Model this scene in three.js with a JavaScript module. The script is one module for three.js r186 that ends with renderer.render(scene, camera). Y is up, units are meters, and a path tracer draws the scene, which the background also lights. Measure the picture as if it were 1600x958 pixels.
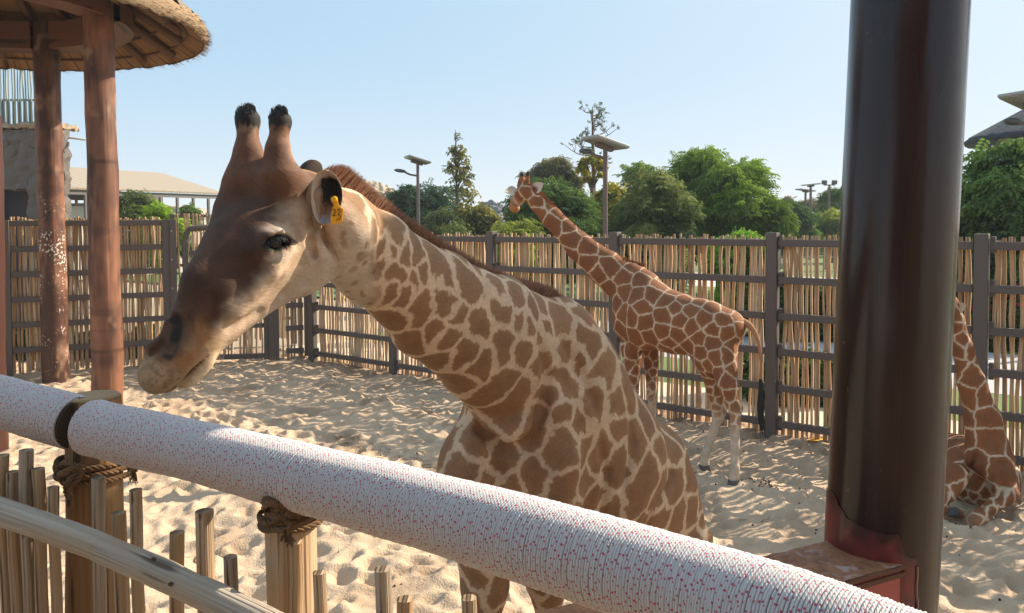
import * as THREE from 'three';
import { mergeGeometries } from 'three/addons/utils/BufferGeometryUtils.js';
import { RoundedBoxGeometry } from 'three/addons/geometries/RoundedBoxGeometry.js';
import { createNoise3D } from 'simplex-noise';

// ------------------------------------------------------------------ camera, sky, sun, exposure
const V = (x, y, z) => new THREE.Vector3(x, y, z);
const scene = new THREE.Scene();
const EYE = 2.8, FOCAL = 1250, PITCH = Math.atan(44 / 1250), ROLL = -0.0055;
const camera = new THREE.PerspectiveCamera(2 * Math.atan(479 / FOCAL) * 180 / Math.PI, 1600 / 958, 0.05, 900);
camera.position.set(0, EYE, 0);
camera.rotation.order = 'YXZ';
camera.rotation.set(-PITCH, 0, ROLL);
camera.setViewOffset(1600, 958, 0, 90, 1600, 958);
camera.updateMatrixWorld(true);

const SUN = V(0.910 * 0.839, 0.545, -0.4147 * 0.839).normalize();
{
  const W = 512, H = 256, d = new Float32Array(W * H * 4), mixc = (a, b, t) => a.map((x, i) => x + (b[i] - x) * t);
  for (let r = 0; r < H; r++) {
    const el = ((r + 0.5) / H - 0.5) * Math.PI, y = Math.sin(el);
    for (let c = 0; c < W; c++) {
      const az = ((c + 0.5) / W - 0.5) * 2 * Math.PI, x = Math.cos(az) * Math.cos(el), z = Math.sin(az) * Math.cos(el);
      const t = Math.max(0, y), cs = x * SUN.x + y * SUN.y + z * SUN.z;
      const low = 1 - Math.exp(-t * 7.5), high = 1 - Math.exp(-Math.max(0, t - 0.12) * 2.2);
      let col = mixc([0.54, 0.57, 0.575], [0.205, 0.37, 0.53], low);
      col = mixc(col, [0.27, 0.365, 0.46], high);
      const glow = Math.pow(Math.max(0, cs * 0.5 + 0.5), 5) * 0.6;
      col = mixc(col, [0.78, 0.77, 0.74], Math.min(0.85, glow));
      if (y < 0) col = mixc(col, [0.5, 0.47, 0.42], Math.min(1, -y * 8));
      d.set([...col, 1], (r * W + c) * 4);
    }
  }
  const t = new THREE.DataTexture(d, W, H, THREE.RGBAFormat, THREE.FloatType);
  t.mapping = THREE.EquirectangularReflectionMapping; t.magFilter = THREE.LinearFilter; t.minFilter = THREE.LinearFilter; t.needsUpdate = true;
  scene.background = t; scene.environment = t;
}
const sun = new THREE.DirectionalLight(new THREE.Color().setRGB(1, 0.86, 0.67), 5);
sun.position.copy(SUN).multiplyScalar(60); sun.castShadow = true;
sun.shadow.mapSize.set(4096, 4096); Object.assign(sun.shadow.camera, { left: -25, right: 25, top: 20, bottom: -20, near: 1, far: 140 });
scene.add(sun, sun.target);
const renderer = new THREE.WebGLRenderer({ antialias: true });
renderer.toneMapping = THREE.LinearToneMapping;
renderer.toneMappingExposure = 1.72;
renderer.shadowMap.enabled = true;
scene.fog = new THREE.FogExp2(new THREE.Color(0.80, 0.87, 0.92), 0.0009);

// ------------------------------------------------------------------ helpers
function rng(seed) { let s = seed >>> 0; return () => { s = (s + 0x6d2b79f5) | 0; let t = Math.imul(s ^ (s >>> 15), 1 | s); t = (t + Math.imul(t ^ (t >>> 7), 61 | t)) ^ t; return ((t ^ (t >>> 14)) >>> 0) / 4294967296; }; }
const noise = createNoise3D(rng(7));
const lerp = (a, b, t) => a + (b - a) * t, clamp = (x, a = 0, b = 1) => Math.min(b, Math.max(a, x));
const sstep = (a, b, x) => { const t = clamp((x - a) / (b - a)); return t * t * (3 - 2 * t); };
const fbm = (x, y, z, o = 3) => { let s = 0, a = 0.5; for (let i = 0; i < o; i++) { s += a * noise(x, y, z); x *= 2.03; y *= 2.03; z *= 2.03; a *= 0.5; } return s; };
// a place seen at pixel (px, py) of the 1600 x 958 photograph, `depth` metres in front of the viewer
function at(px, py, depth) {
  const v = V((px - 800) / FOCAL, -(py - 389) / FOCAL, -1).applyQuaternion(camera.quaternion);
  v.multiplyScalar(depth / -v.z); v.y += EYE; return v;
}
function onGround(px, py, y = 0) { const v = at(px, py, 1); v.y -= EYE; v.multiplyScalar((y - EYE) / v.y); v.y = y; return v; }
function project(p) {
  const v = V(p.x, p.y - EYE, p.z).applyQuaternion(camera.quaternion.clone().invert());
  return [800 - FOCAL * v.x / v.z, 389 + FOCAL * v.y / v.z, -v.z];
}
const used = new Map();
function numbered(n) { const k = used.get(n) ?? 0; used.set(n, k + 1); return k ? `${n}_${String(k).padStart(3, '0')}` : n; }
function tag(o, label, category, group, kind) {
  if (label) o.userData.label = label; if (category) o.userData.category = category;
  if (group) o.userData.group = group; if (kind) o.userData.kind = kind; return o;
}
function thing(name, label, category, pos = V(0, 0, 0), group) {
  const g = new THREE.Group(); g.name = numbered(name); g.position.copy(pos); scene.add(g); return tag(g, label, category, group);
}
// one named mesh; world-space geometry is moved into its thing's frame
function part(parent, name, geo, mat, { local = false, label, kind } = {}) {
  const g = Array.isArray(geo) ? join(geo) : geo;
  if (!local && parent) { let p = parent; const o = V(0, 0, 0); while (p && p !== scene) { o.add(p.position); p = p.parent; } g.translate(-o.x, -o.y, -o.z); }
  const m = new THREE.Mesh(g, mat); m.name = parent ? name : numbered(name); m.castShadow = m.receiveShadow = true;
  (parent ?? scene).add(m); if (label) m.userData.label = label; if (kind) m.userData.kind = kind; return m;
}
function copyOf(mesh, parent, pos, rotY = 0, mat) { const m = mesh.clone(); m.position.copy(pos); m.rotation.y = rotY; if (mat) m.material = mat; parent.add(m); return m; }
function join(list) {
  const l = list.map((g) => { const h = g.index ? g.toNonIndexed() : g; for (const k of Object.keys(h.attributes)) if (!['position', 'normal', 'uv', 'color'].includes(k)) h.deleteAttribute(k); return h; });
  const keys = ['position', 'normal', 'uv', 'color'].filter((k) => l.every((g) => g.attributes[k]));
  for (const g of l) for (const k of Object.keys(g.attributes)) if (!keys.includes(k)) g.deleteAttribute(k);
  return mergeGeometries(l);
}
const Yup = V(0, 1, 0);
// a bar with rounded corners from a to b, `h` high (towards up) and `t` thick
function bar(a, b, h, t, up = Yup, bev = 0.006) {
  const d = b.clone().sub(a), L = d.length(); d.normalize();
  const s = d.clone().cross(up).normalize(), u = s.clone().cross(d).normalize();
  const g = bev ? new RoundedBoxGeometry(L, h, t, 1, Math.min(bev, h * 0.3, t * 0.3)) : new THREE.BoxGeometry(L, h, t);
  g.applyMatrix4(new THREE.Matrix4().makeBasis(d, u, s)); g.translate((a.x + b.x) / 2, (a.y + b.y) / 2, (a.z + b.z) / 2); return g;
}
// a round pole with several rings, slightly wandering; uv in metres-ish
function pole(a, b, ra, rb, seg = 10, rings = 6, wob = 0, seed = 1, caps = true, lump = 0.09) {
  const d = b.clone().sub(a), L = d.length(); d.normalize();
  const ref = Math.abs(d.y) > 0.9 ? V(0, 0, 1) : Yup, s = ref.clone().cross(d).normalize(), u = d.clone().cross(s);
  const P = [], U = [], I = [];
  for (let j = 0; j <= rings; j++) {
    const t = j / rings, r0 = lerp(ra, rb, t), o = a.clone().lerp(b, t);
    if (wob && j > 0 && j < rings) { o.addScaledVector(s, wob * noise(seed * 3.1, t * 2.2, 0)); o.addScaledVector(u, wob * noise(seed * 3.1, t * 2.2, 9)); }
    for (let i = 0; i <= seg; i++) {
      const q = (i % seg) / seg * Math.PI * 2, r = r0 * (1 + (wob ? lump * noise(seed * 1.7 + Math.cos(q), Math.sin(q), t * L * 1.2) : 0));
      const p = o.clone().addScaledVector(s, Math.cos(q) * r).addScaledVector(u, Math.sin(q) * r);
      P.push(p.x, p.y, p.z); U.push(i / seg, t * L);
    }
  }
  for (let j = 0; j < rings; j++) for (let i = 0; i < seg; i++) { const k = j * (seg + 1) + i; I.push(k, k + 1, k + seg + 2, k, k + seg + 2, k + seg + 1); }
  const side = new THREE.BufferGeometry();
  side.setAttribute('position', new THREE.Float32BufferAttribute(P, 3)); side.setAttribute('uv', new THREE.Float32BufferAttribute(U, 2)); side.setIndex(I); side.computeVertexNormals();
  { const n = side.attributes.normal; for (let j = 0; j <= rings; j++) { const k0 = j * (seg + 1), k1 = k0 + seg; const v = V(n.getX(k0) + n.getX(k1), n.getY(k0) + n.getY(k1), n.getZ(k0) + n.getZ(k1)).normalize(); n.setXYZ(k0, v.x, v.y, v.z); n.setXYZ(k1, v.x, v.y, v.z); } }
  if (!caps) return side.toNonIndexed();
  const cap = (j, flip) => {
    const c = (j ? b : a), CP = [], CU = [];
    for (let i = 0; i < seg; i++) {
      const k = j * (seg + 1) + i, k2 = k + 1, A = [P[k * 3], P[k * 3 + 1], P[k * 3 + 2]], B = [P[k2 * 3], P[k2 * 3 + 1], P[k2 * 3 + 2]];
      CP.push(...[c.x, c.y, c.z], ...(flip ? B : A), ...(flip ? A : B));
      const q = i / seg * Math.PI * 2, q2 = (i + 1) / seg * Math.PI * 2;
      CU.push(0.5, 0, 0.5 + 0.05 * Math.cos(q), 0.05 * Math.sin(q), 0.5 + 0.05 * Math.cos(q2), 0.05 * Math.sin(q2));
    }
    const g = new THREE.BufferGeometry(); g.setAttribute('position', new THREE.Float32BufferAttribute(CP, 3)); g.setAttribute('uv', new THREE.Float32BufferAttribute(CU, 2)); g.computeVertexNormals(); return g;
  };
  return join([side, cap(0, true), cap(rings, false)]);
}
// a tube along points with radius per point
function tube(pts, radii, seg = 6, n = pts.length * 4, vScale = 1) {
  const c = new THREE.CatmullRomCurve3(pts, false, 'centripetal'), F = c.computeFrenetFrames(n, false), P = [], U = [], I = [];
  const R = (t) => { if (typeof radii === 'number') return radii; const k = t * (radii.length - 1), i = Math.min(radii.length - 2, Math.floor(k)); return lerp(radii[i], radii[i + 1], k - i); };
  for (let j = 0; j <= n; j++) {
    const t = j / n, o = c.getPoint(t), r = R(t), N = F.normals[j], B = F.binormals[j];
    for (let i = 0; i <= seg; i++) { const q = i / seg * Math.PI * 2; P.push(o.x + r * (Math.cos(q) * N.x + Math.sin(q) * B.x), o.y + r * (Math.cos(q) * N.y + Math.sin(q) * B.y), o.z + r * (Math.cos(q) * N.z + Math.sin(q) * B.z)); U.push(i / seg, t * vScale); }
  }
  for (let j = 0; j < n; j++) for (let i = 0; i < seg; i++) { const k = j * (seg + 1) + i; I.push(k, k + seg + 2, k + 1, k, k + seg + 1, k + seg + 2); }
  const g = new THREE.BufferGeometry(); g.setAttribute('position', new THREE.Float32BufferAttribute(P, 3)); g.setAttribute('uv', new THREE.Float32BufferAttribute(U, 2)); g.setIndex(I); g.computeVertexNormals(); return g.toNonIndexed();
}
// three strands twisted into a rope
function twisted(pts, r, pitch = 0.04) {
  const c = new THREE.CatmullRomCurve3(pts, false, 'centripetal'), L = c.getLength(), n = Math.max(12, Math.ceil(L / 0.006)), F = c.computeFrenetFrames(n, false), out = [];
  for (let s = 0; s < 3; s++) {
    const q = [];
    for (let j = 0; j <= n; j++) { const t = j / n, a = s * 2.094 + t * L / pitch * 6.283, o = c.getPoint(t); q.push(o.addScaledVector(F.normals[j], Math.cos(a) * r * 0.5).addScaledVector(F.binormals[j], Math.sin(a) * r * 0.5)); }
    out.push(tube(q, r * 0.56, 5, n, L / 0.05));
  }
  return join(out);
}

// ------------------------------------------------------------------ computed textures
const lat = (() => { const r = rng(99), t = new Float32Array(65536); for (let i = 0; i < 65536; i++) t[i] = r(); return (x, y, px, py, s) => t[(((x % px + px) % px) * 131 + ((y % py + py) % py) * 757 + s * 7919) & 65535]; })();
function vn(x, y, px, py, s = 0) { const ix = Math.floor(x), iy = Math.floor(y), fx = x - ix, fy = y - iy, u = fx * fx * (3 - 2 * fx), v = fy * fy * (3 - 2 * fy); return lerp(lerp(lat(ix, iy, px, py, s), lat(ix + 1, iy, px, py, s), u), lerp(lat(ix, iy + 1, px, py, s), lat(ix + 1, iy + 1, px, py, s), u), v); }
const tn = (u, v, fx, fy, s = 0) => vn(u * fx, v * fy, fx, fy, s);
function tex(w, h, fn, srgb = false) {
  const d = new Uint8Array(w * h * 4);
  for (let y = 0; y < h; y++) for (let x = 0; x < w; x++) { const c = fn((x + 0.5) / w, (y + 0.5) / h), k = (y * w + x) * 4; if (typeof c === 'number') { d[k] = d[k + 1] = d[k + 2] = clamp(c) * 255; } else { for (let i = 0; i < 3; i++) d[k + i] = clamp(srgb ? (c[i] <= 0.0031308 ? c[i] * 12.92 : 1.055 * Math.pow(c[i], 1 / 2.4) - 0.055) : c[i]) * 255; } d[k + 3] = 255; }
  const t = new THREE.DataTexture(d, w, h); t.wrapS = t.wrapT = THREE.RepeatWrapping; t.magFilter = THREE.LinearFilter; t.minFilter = THREE.LinearMipmapLinearFilter; t.generateMipmaps = true; if (srgb) t.colorSpace = THREE.SRGBColorSpace; t.needsUpdate = true; return t;
}
const rep = (t, x, y) => { const c = t.clone(); c.repeat.set(x, y); c.needsUpdate = true; return c; };
const mixv = (a, b, t) => [lerp(a[0], b[0], t), lerp(a[1], b[1], t), lerp(a[2], b[2], t)];
const woodMap = tex(256, 512, (u, v) => {
  const g = tn(u, v, 40, 3, 1) * 0.5 + tn(u, v, 90, 5, 2) * 0.3 + tn(u, v, 12, 2, 3) * 0.5, crack = sstep(0.80, 0.93, tn(u, v, 34, 3, 4)) * sstep(0.45, 0.7, tn(u, v, 7, 5, 5));
  const stain = sstep(0.5, 0.9, tn(u, v, 4, 6, 6));
  let c = mixv([0.52, 0.46, 0.39], [1.0, 0.93, 0.83], clamp(g * 0.85)); c = mixv(c, [0.75, 0.6, 0.42], stain * 0.6);
  const kx = tn(u, v, 9, 14, 11), knot = sstep(0.93, 0.985, kx); c = mixv(c, [0.16, 0.1, 0.06], knot * 0.85);
  return mixv(c, [0.12, 0.08, 0.05], crack * 0.85);
}, true);
const woodBump = tex(256, 512, (u, v) => 0.35 + tn(u, v, 60, 4, 1) * 0.3 + tn(u, v, 110, 6, 2) * 0.2 - 0.5 * sstep(0.80, 0.93, tn(u, v, 34, 3, 4)) * sstep(0.45, 0.7, tn(u, v, 7, 5, 5)));
const grainMap = tex(256, 256, (u, v) => 0.5 + 0.25 * (tn(u, v, 128, 128, 1) - 0.5) + 0.35 * (tn(u, v, 60, 60, 2) - 0.5) + 0.35 * (tn(u, v, 22, 22, 3) - 0.5) + 0.3 * (tn(u, v, 8, 8, 4) - 0.5));
const furBump = tex(512, 512, (u, v) => { const w = u + 0.02 * (tn(u, v, 6, 6, 8) - 0.5), x = v + 0.03 * (tn(u, v, 5, 5, 9) - 0.5); return 0.2 + 0.35 * tn(w, x, 30, 160, 1) + 0.3 * tn(w, x, 60, 256, 2) + 0.15 * tn(u, v, 10, 12, 3); });
const furMap = tex(512, 512, (u, v) => { const w = u + 0.02 * (tn(u, v, 6, 6, 8) - 0.5), x = v + 0.03 * (tn(u, v, 5, 5, 9) - 0.5); const k = 0.84 + 0.13 * tn(w, x, 30, 160, 1) + 0.13 * (tn(w, x, 64, 256, 2) - 0.5) + 0.18 * (tn(u, v, 9, 11, 3) - 0.5); return [k, k * 0.995, k * 0.985]; }, true);
const M = {};
const std = (rgb, rough = 0.85, extra = {}) => new THREE.MeshStandardMaterial({ color: new THREE.Color().setRGB(...rgb), roughness: rough, ...extra });
const phys = (rgb, rough = 0.5, extra = {}) => new THREE.MeshPhysicalMaterial({ color: new THREE.Color().setRGB(...rgb), roughness: rough, ...extra });

// ------------------------------------------------------------------ one skin from a field of tapered limbs (surface nets on the blocks the skin crosses)
const cap = (a, b, ra, rb, k = 0.05, o = {}) => ({ type: 0, a, b, ra, rb, k, ...o });
const ell = (c, r, axes, k = 0.05, o = {}) => ({ type: 1, c, r, ax: axes, k, ...o });
const eca = (a, b, up, ra, rb, k = 0.05, o = {}) => { const w = b.clone().sub(a).normalize(), s = w.clone().cross(up).normalize(), u = s.clone().cross(w); return { type: 2, a, b, u, s, w, L: b.distanceTo(a), ra, rb, k, ...o }; };
function primD(p, x, y, z) {
  if (p.type === 0) {
    const bx = p.b.x - p.a.x, by = p.b.y - p.a.y, bz = p.b.z - p.a.z, ax = x - p.a.x, ay = y - p.a.y, az = z - p.a.z;
    const t = clamp((ax * bx + ay * by + az * bz) / (bx * bx + by * by + bz * bz)), dx = ax - bx * t, dy = ay - by * t, dz = az - bz * t;
    return Math.sqrt(dx * dx + dy * dy + dz * dz) - lerp(p.ra, p.rb, t);
  }
  if (p.type === 1) {
    const ax = x - p.c.x, ay = y - p.c.y, az = z - p.c.z, [A, B, C] = p.ax, [r1, r2, r3] = p.r;
    const u = (ax * A.x + ay * A.y + az * A.z), v = (ax * B.x + ay * B.y + az * B.z), w = (ax * C.x + ay * C.y + az * C.z);
    const k0 = Math.sqrt((u / r1) ** 2 + (v / r2) ** 2 + (w / r3) ** 2), k1 = Math.sqrt((u / r1 / r1) ** 2 + (v / r2 / r2) ** 2 + (w / r3 / r3) ** 2);
    return k1 < 1e-9 ? -Math.min(r1, r2, r3) : k0 * (k0 - 1) / k1;
  }
  const ax = x - p.a.x, ay = y - p.a.y, az = z - p.a.z, l = ax * p.w.x + ay * p.w.y + az * p.w.z, t = clamp(l / p.L), e = l - t * p.L;
  const u = ax * p.u.x + ay * p.u.y + az * p.u.z, s = ax * p.s.x + ay * p.s.y + az * p.s.z, ru = lerp(p.ra[0], p.rb[0], t), rs = lerp(p.ra[1], p.rb[1], t), re = Math.min(ru, rs);
  const k0 = Math.sqrt((u / ru) ** 2 + (s / rs) ** 2 + (e / re) ** 2), k1 = Math.sqrt((u / ru / ru) ** 2 + (s / rs / rs) ** 2 + (e / re / re) ** 2);
  return k1 < 1e-9 ? -re : k0 * (k0 - 1) / k1;
}
const smin = (a, b, k) => { const h = Math.max(k - Math.abs(a - b), 0) / k; return Math.min(a, b) - h * h * k * 0.25; };
function field(prims, x, y, z) {
  let d = 1e3;
  for (const p of prims) { const q = primD(p, x, y, z); d = p.sub ? -smin(-d, q, p.k) : smin(d, q, p.k); }
  return d;
}
function skin(prims, cell, lo, hi, ripple) {
  const N = 8, S = N + 1, nx = Math.ceil((hi.x - lo.x) / cell / N), ny = Math.ceil((hi.y - lo.y) / cell / N), nz = Math.ceil((hi.z - lo.z) / cell / N);
  const NX = nx * N + 1, NY = ny * N + 1, key = (i, j, k) => i + NX * (j + NY * k), verts = new Map(), P = [], I = [], R = cell * N * 0.87, blocks = [];
  for (let bz = 0; bz < nz; bz++) for (let by = 0; by < ny; by++) for (let bx = 0; bx < nx; bx++) {
    const x0 = lo.x + bx * N * cell, y0 = lo.y + by * N * cell, z0 = lo.z + bz * N * cell, cx = x0 + N * cell / 2, cy = y0 + N * cell / 2, cz = z0 + N * cell / 2;
    let dmin = 1e3; const ds = prims.map((p) => { const q = primD(p, cx, cy, cz); if (!p.sub) dmin = Math.min(dmin, q); return q; });
    if (dmin > R * 1.5 + 0.06) continue;
    const near = prims.filter((p, i) => p.sub ? ds[i] < R * 4 + 2 * p.k + 0.03 : ds[i] < dmin + 6 * R + p.k * 2);
    const dc = field(near, cx, cy, cz);
    if (Math.abs(dc) > R * 4 + 0.04) continue;
    const val = new Float32Array(S * S * S);
    let neg = false, posi = false;
    for (let k = 0; k < S; k++) for (let j = 0; j < S; j++) for (let i = 0; i < S; i++) { const x = x0 + i * cell, y = y0 + j * cell, z = z0 + k * cell; let d = field(near, x, y, z); if (ripple && Math.abs(d) < 0.03) d += ripple(x, y, z); val[i + S * (j + S * k)] = d; if (d < 0) neg = true; else posi = true; }
    if (!(neg && posi)) continue;
    blocks.push([bx * N, by * N, bz * N, val]);
    for (let k = 0; k < N; k++) for (let j = 0; j < N; j++) for (let i = 0; i < N; i++) {
      let n = 0, sx = 0, sy = 0, sz = 0; const v = (a, b, c) => val[(i + a) + S * ((j + b) + S * (k + c))];
      for (let e = 0; e < 12; e++) {
        const ax = e >> 2, p = e & 1, q = (e >> 1) & 1, A = ax === 0 ? [0, p, q] : ax === 1 ? [p, 0, q] : [p, q, 0], B = [...A]; B[ax] = 1;
        const va = v(...A), vb = v(...B); if ((va < 0) === (vb < 0)) continue;
        const t = va / (va - vb); n++; sx += A[0] + (ax === 0 ? t : 0); sy += A[1] + (ax === 1 ? t : 0); sz += A[2] + (ax === 2 ? t : 0);
      }
      if (!n) continue;
      verts.set(key(bx * N + i, by * N + j, bz * N + k), P.length / 3); P.push(x0 + (i + sx / n) * cell, y0 + (j + sy / n) * cell, z0 + (k + sz / n) * cell);
    }
  }
  const quad = (a, b, c, d, flip) => { if (a === undefined || b === undefined || c === undefined || d === undefined) return; flip ? I.push(a, c, b, a, d, c) : I.push(a, b, c, a, c, d); };
  for (const [bx, by, bz, val] of blocks) for (let k = 0; k < N; k++) for (let j = 0; j < N; j++) for (let i = 0; i < N; i++) {
    const s = val[i + S * (j + S * k)] < 0, X = bx + i, Y = by + j, Z = bz + k, g = (a, b, c) => verts.get(key(a, b, c));
    if (s !== (val[i + 1 + S * (j + S * k)] < 0)) quad(g(X, Y - 1, Z - 1), g(X, Y, Z - 1), g(X, Y, Z), g(X, Y - 1, Z), !s);
    if (s !== (val[i + S * (j + 1 + S * k)] < 0)) quad(g(X - 1, Y, Z - 1), g(X - 1, Y, Z), g(X, Y, Z), g(X, Y, Z - 1), !s);
    if (s !== (val[i + S * (j + S * (k + 1))] < 0)) quad(g(X - 1, Y - 1, Z), g(X, Y - 1, Z), g(X, Y, Z), g(X - 1, Y, Z), !s);
  }
  const geo = new THREE.BufferGeometry(); geo.setAttribute('position', new THREE.Float32BufferAttribute(P, 3)); geo.setIndex(I); geo.computeVertexNormals(); return geo;
}
// coat pattern: patches grown from seed points on the skin; returns 0 (line) .. 1 (patch), and the patch's number
function patches(seeds, cell) {
  const grid = new Map(), hk = (x, y, z) => x * 73856093 ^ y * 19349663 ^ z * 83492791;
  seeds.forEach((s) => { const k = hk(Math.floor(s.p.x / cell), Math.floor(s.p.y / cell), Math.floor(s.p.z / cell)); if (!grid.has(k)) grid.set(k, []); grid.get(k).push(s); });
  return (x, y, z) => {
    let d1 = 1e9, d2 = 1e9, id = -1, bs = null; const ix = Math.floor(x / cell), iy = Math.floor(y / cell), iz = Math.floor(z / cell);
    for (let a = -1; a <= 1; a++) for (let b = -1; b <= 1; b++) for (let c = -1; c <= 1; c++) {
      const l = grid.get(hk(ix + a, iy + b, iz + c)); if (!l) continue;
      for (const s of l) { const d = Math.hypot(x - s.p.x, y - s.p.y, z - s.p.z) * (s.w ?? 1); if (s.id === id) { if (d < d1) { d1 = d; bs = s; } } else if (d < d1) { d2 = d1; d1 = d; id = s.id; bs = s; } else if (d < d2) d2 = d; }
    }
    return { d1, d2, id, s: bs };
  };
}

// ------------------------------------------------------------------ ground, sand, paths
const FENCE_P0 = V(3.31, 0, -10.15), FENCE_D = V(-1.82, 0, -1.42).normalize(), FENCE_N = V(-FENCE_D.z, 0, FENCE_D.x).multiplyScalar(-1);   // N points into the pen
if (FENCE_N.x > 0) FENCE_N.negate();
const behindFence = (x, z) => -((x - FENCE_P0.x) * FENCE_N.x + (z - FENCE_P0.z) * FENCE_N.z);
const prints = (() => { const r = rng(5), m = new Map(); return (ix, iz) => { const k = ix * 4096 + iz; if (!m.has(k)) { const q = rng(((ix * 374761 + iz * 668265) ^ 0x5bd1) >>> 0); q(); m.set(k, [q(), q(), q() * 6.28, 0.6 + q() * 0.7, q()]); } return m.get(k); }; })();
function sandY(x, z) {
  let h = 0.05 * noise(x * 0.5, z * 0.5, 3) + 0.028 * noise(x * 1.5, z * 1.9, 5) + 0.018 * noise(x * 4.1, z * 5, 8) + 0.006 * noise(x * 10, z * 12, 11) + 0.0045 * noise(x * 27, z * 30, 2);
  const C = 0.27, ix = Math.floor(x / C), iz = Math.floor(z / C);
  for (let a = -1; a <= 1; a++) for (let b = -1; b <= 1; b++) {
    const [px, pz, an, sc, on] = prints(ix + a, iz + b); if (on < 0.18) continue;
    const dx = x - (ix + a + px) * C, dz = z - (iz + b + pz) * C, u = (dx * Math.cos(an) + dz * Math.sin(an)) / (0.13 * sc), v = (-dx * Math.sin(an) + dz * Math.cos(an)) / (0.085 * sc), d = Math.hypot(u, v);
    if (d < 2.4) h += sc * (-0.052 * Math.exp(-d * d * 1.3) + 0.031 * Math.exp(-((d - 1.15) ** 2) * 5));
  }
  { const B = 0.95, bx = Math.floor(x / B), bz = Math.floor(z / B); for (let a = -1; a <= 1; a++) for (let b = -1; b <= 1; b++) { const [px, pz, an, sc, on] = prints(bx + a + 500, bz + b + 900); if (on < 0.35) continue; const dx = x - (bx + a + px) * B, dz = z - (bz + b + pz) * B, u = (dx * Math.cos(an) + dz * Math.sin(an)) / 0.15, v = (-dx * Math.sin(an) + dz * Math.cos(an)) / 0.105, d = Math.hypot(u, v) + 0.25 * noise(x * 9, z * 9, 4); if (d < 2.2) h += -0.055 * sstep(1.05, 0.65, d) + 0.03 * Math.exp(-((d - 1.25) ** 2) * 9); } }
  const f = behindFence(x, z); h += 0.05 * Math.exp(-f * f * 1.5);
  return h;
}
{
  const step = 0.031, x0 = -13, x1 = 9.5, z0 = -4.6, z1 = -17.4, nx = Math.round((x1 - x0) / step), nz = Math.round((z0 - z1) / step), P = [], C = [], U = [], I = [], idx = new Int32Array((nx + 1) * (nz + 1)).fill(-1);
  const inside = (x, z) => behindFence(x, z) < 0.7 && Math.abs(x) < -z * 0.72 + 0.6;
  for (let j = 0; j <= nz; j++) for (let i = 0; i <= nx; i++) {
    const x = x0 + i * step, z = z0 - j * step; if (!inside(x, z)) continue;
    idx[j * (nx + 1) + i] = P.length / 3; P.push(x, sandY(x, z), z); U.push(x, z);
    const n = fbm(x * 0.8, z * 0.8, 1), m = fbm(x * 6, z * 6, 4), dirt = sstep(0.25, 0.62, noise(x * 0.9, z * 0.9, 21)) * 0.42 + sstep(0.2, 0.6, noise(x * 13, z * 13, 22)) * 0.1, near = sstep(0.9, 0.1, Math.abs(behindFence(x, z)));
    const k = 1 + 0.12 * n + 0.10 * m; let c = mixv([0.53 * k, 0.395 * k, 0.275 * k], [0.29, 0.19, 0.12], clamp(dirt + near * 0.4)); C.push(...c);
  }
  for (let j = 0; j < nz; j++) for (let i = 0; i < nx; i++) { const a = idx[j * (nx + 1) + i], b = idx[j * (nx + 1) + i + 1], c = idx[(j + 1) * (nx + 1) + i], d = idx[(j + 1) * (nx + 1) + i + 1]; if (a < 0 || b < 0 || c < 0 || d < 0) continue; I.push(a, b, d, a, d, c); }
  const g = new THREE.BufferGeometry(); g.setAttribute('position', new THREE.Float32BufferAttribute(P, 3)); g.setAttribute('color', new THREE.Float32BufferAttribute(C, 3)); g.setAttribute('uv', new THREE.Float32BufferAttribute(U, 2)); g.setIndex(I); g.computeVertexNormals();
  tag(part(null, 'sand', g, std([1, 1, 1], 0.95, { vertexColors: true, bumpMap: rep(grainMap, 1.7, 1.7), bumpScale: 0.008 })), 'trampled pale sand covering the giraffe pen', null, null, 'structure');
}
{
  const g = new THREE.PlaneGeometry(900, 900, 120, 120); g.rotateX(-Math.PI / 2); g.translate(0, -0.14, -200);
  const p = g.attributes.position, C = []; for (let i = 0; i < p.count; i++) { const x = p.getX(i), z = p.getZ(i), k = 0.9 + 0.3 * fbm(x * 0.02, z * 0.02, 3); C.push(0.42 * k, 0.33 * k, 0.23 * k); }
  g.setAttribute('color', new THREE.Float32BufferAttribute(C, 3));
  tag(part(null, 'ground', g, std([1, 1, 1], 0.95, { vertexColors: true })), 'dry sandy ground around the enclosure', null, null, 'structure');
}
// a strip of ground along the fence, from `a` to `b` metres behind it
function strip(name, label, a, b, rgb, y, amp = 0.1, kind = 'structure') {
  const q = [], n = 40, end = b < 12 ? 11.5 : 44; for (let i = 0; i <= n; i++) for (const o of [a, b]) { const p = FENCE_P0.clone().addScaledVector(FENCE_D, -26 + i * (end + 26) / n).addScaledVector(FENCE_N, -o); q.push(p); }
  const P = [], C = [], I = []; q.forEach((p) => { P.push(p.x, y, p.z); const k = 1 + amp * noise(p.x * 0.7, p.z * 0.7, 2); C.push(rgb[0] * k, rgb[1] * k, rgb[2] * k); });
  for (let i = 0; i < n; i++) I.push(i * 2, i * 2 + 2, i * 2 + 1, i * 2 + 1, i * 2 + 2, i * 2 + 3);
  const g = new THREE.BufferGeometry(); g.setAttribute('position', new THREE.Float32BufferAttribute(P, 3)); g.setAttribute('color', new THREE.Float32BufferAttribute(C, 3)); g.setIndex(I); g.computeVertexNormals();
  return tag(part(null, name, g, std([1, 1, 1], 0.9, { vertexColors: true, side: THREE.DoubleSide })), label, null, null, kind);
}
strip('path', 'pale sandy strip just behind the stick fence', 0.72, 2.6, [0.62, 0.52, 0.40], -0.05);
strip('lawn', 'strip of watered lawn behind the fence', 2.6, 5.0, [0.10, 0.17, 0.04], -0.06, 0.4);
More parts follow.
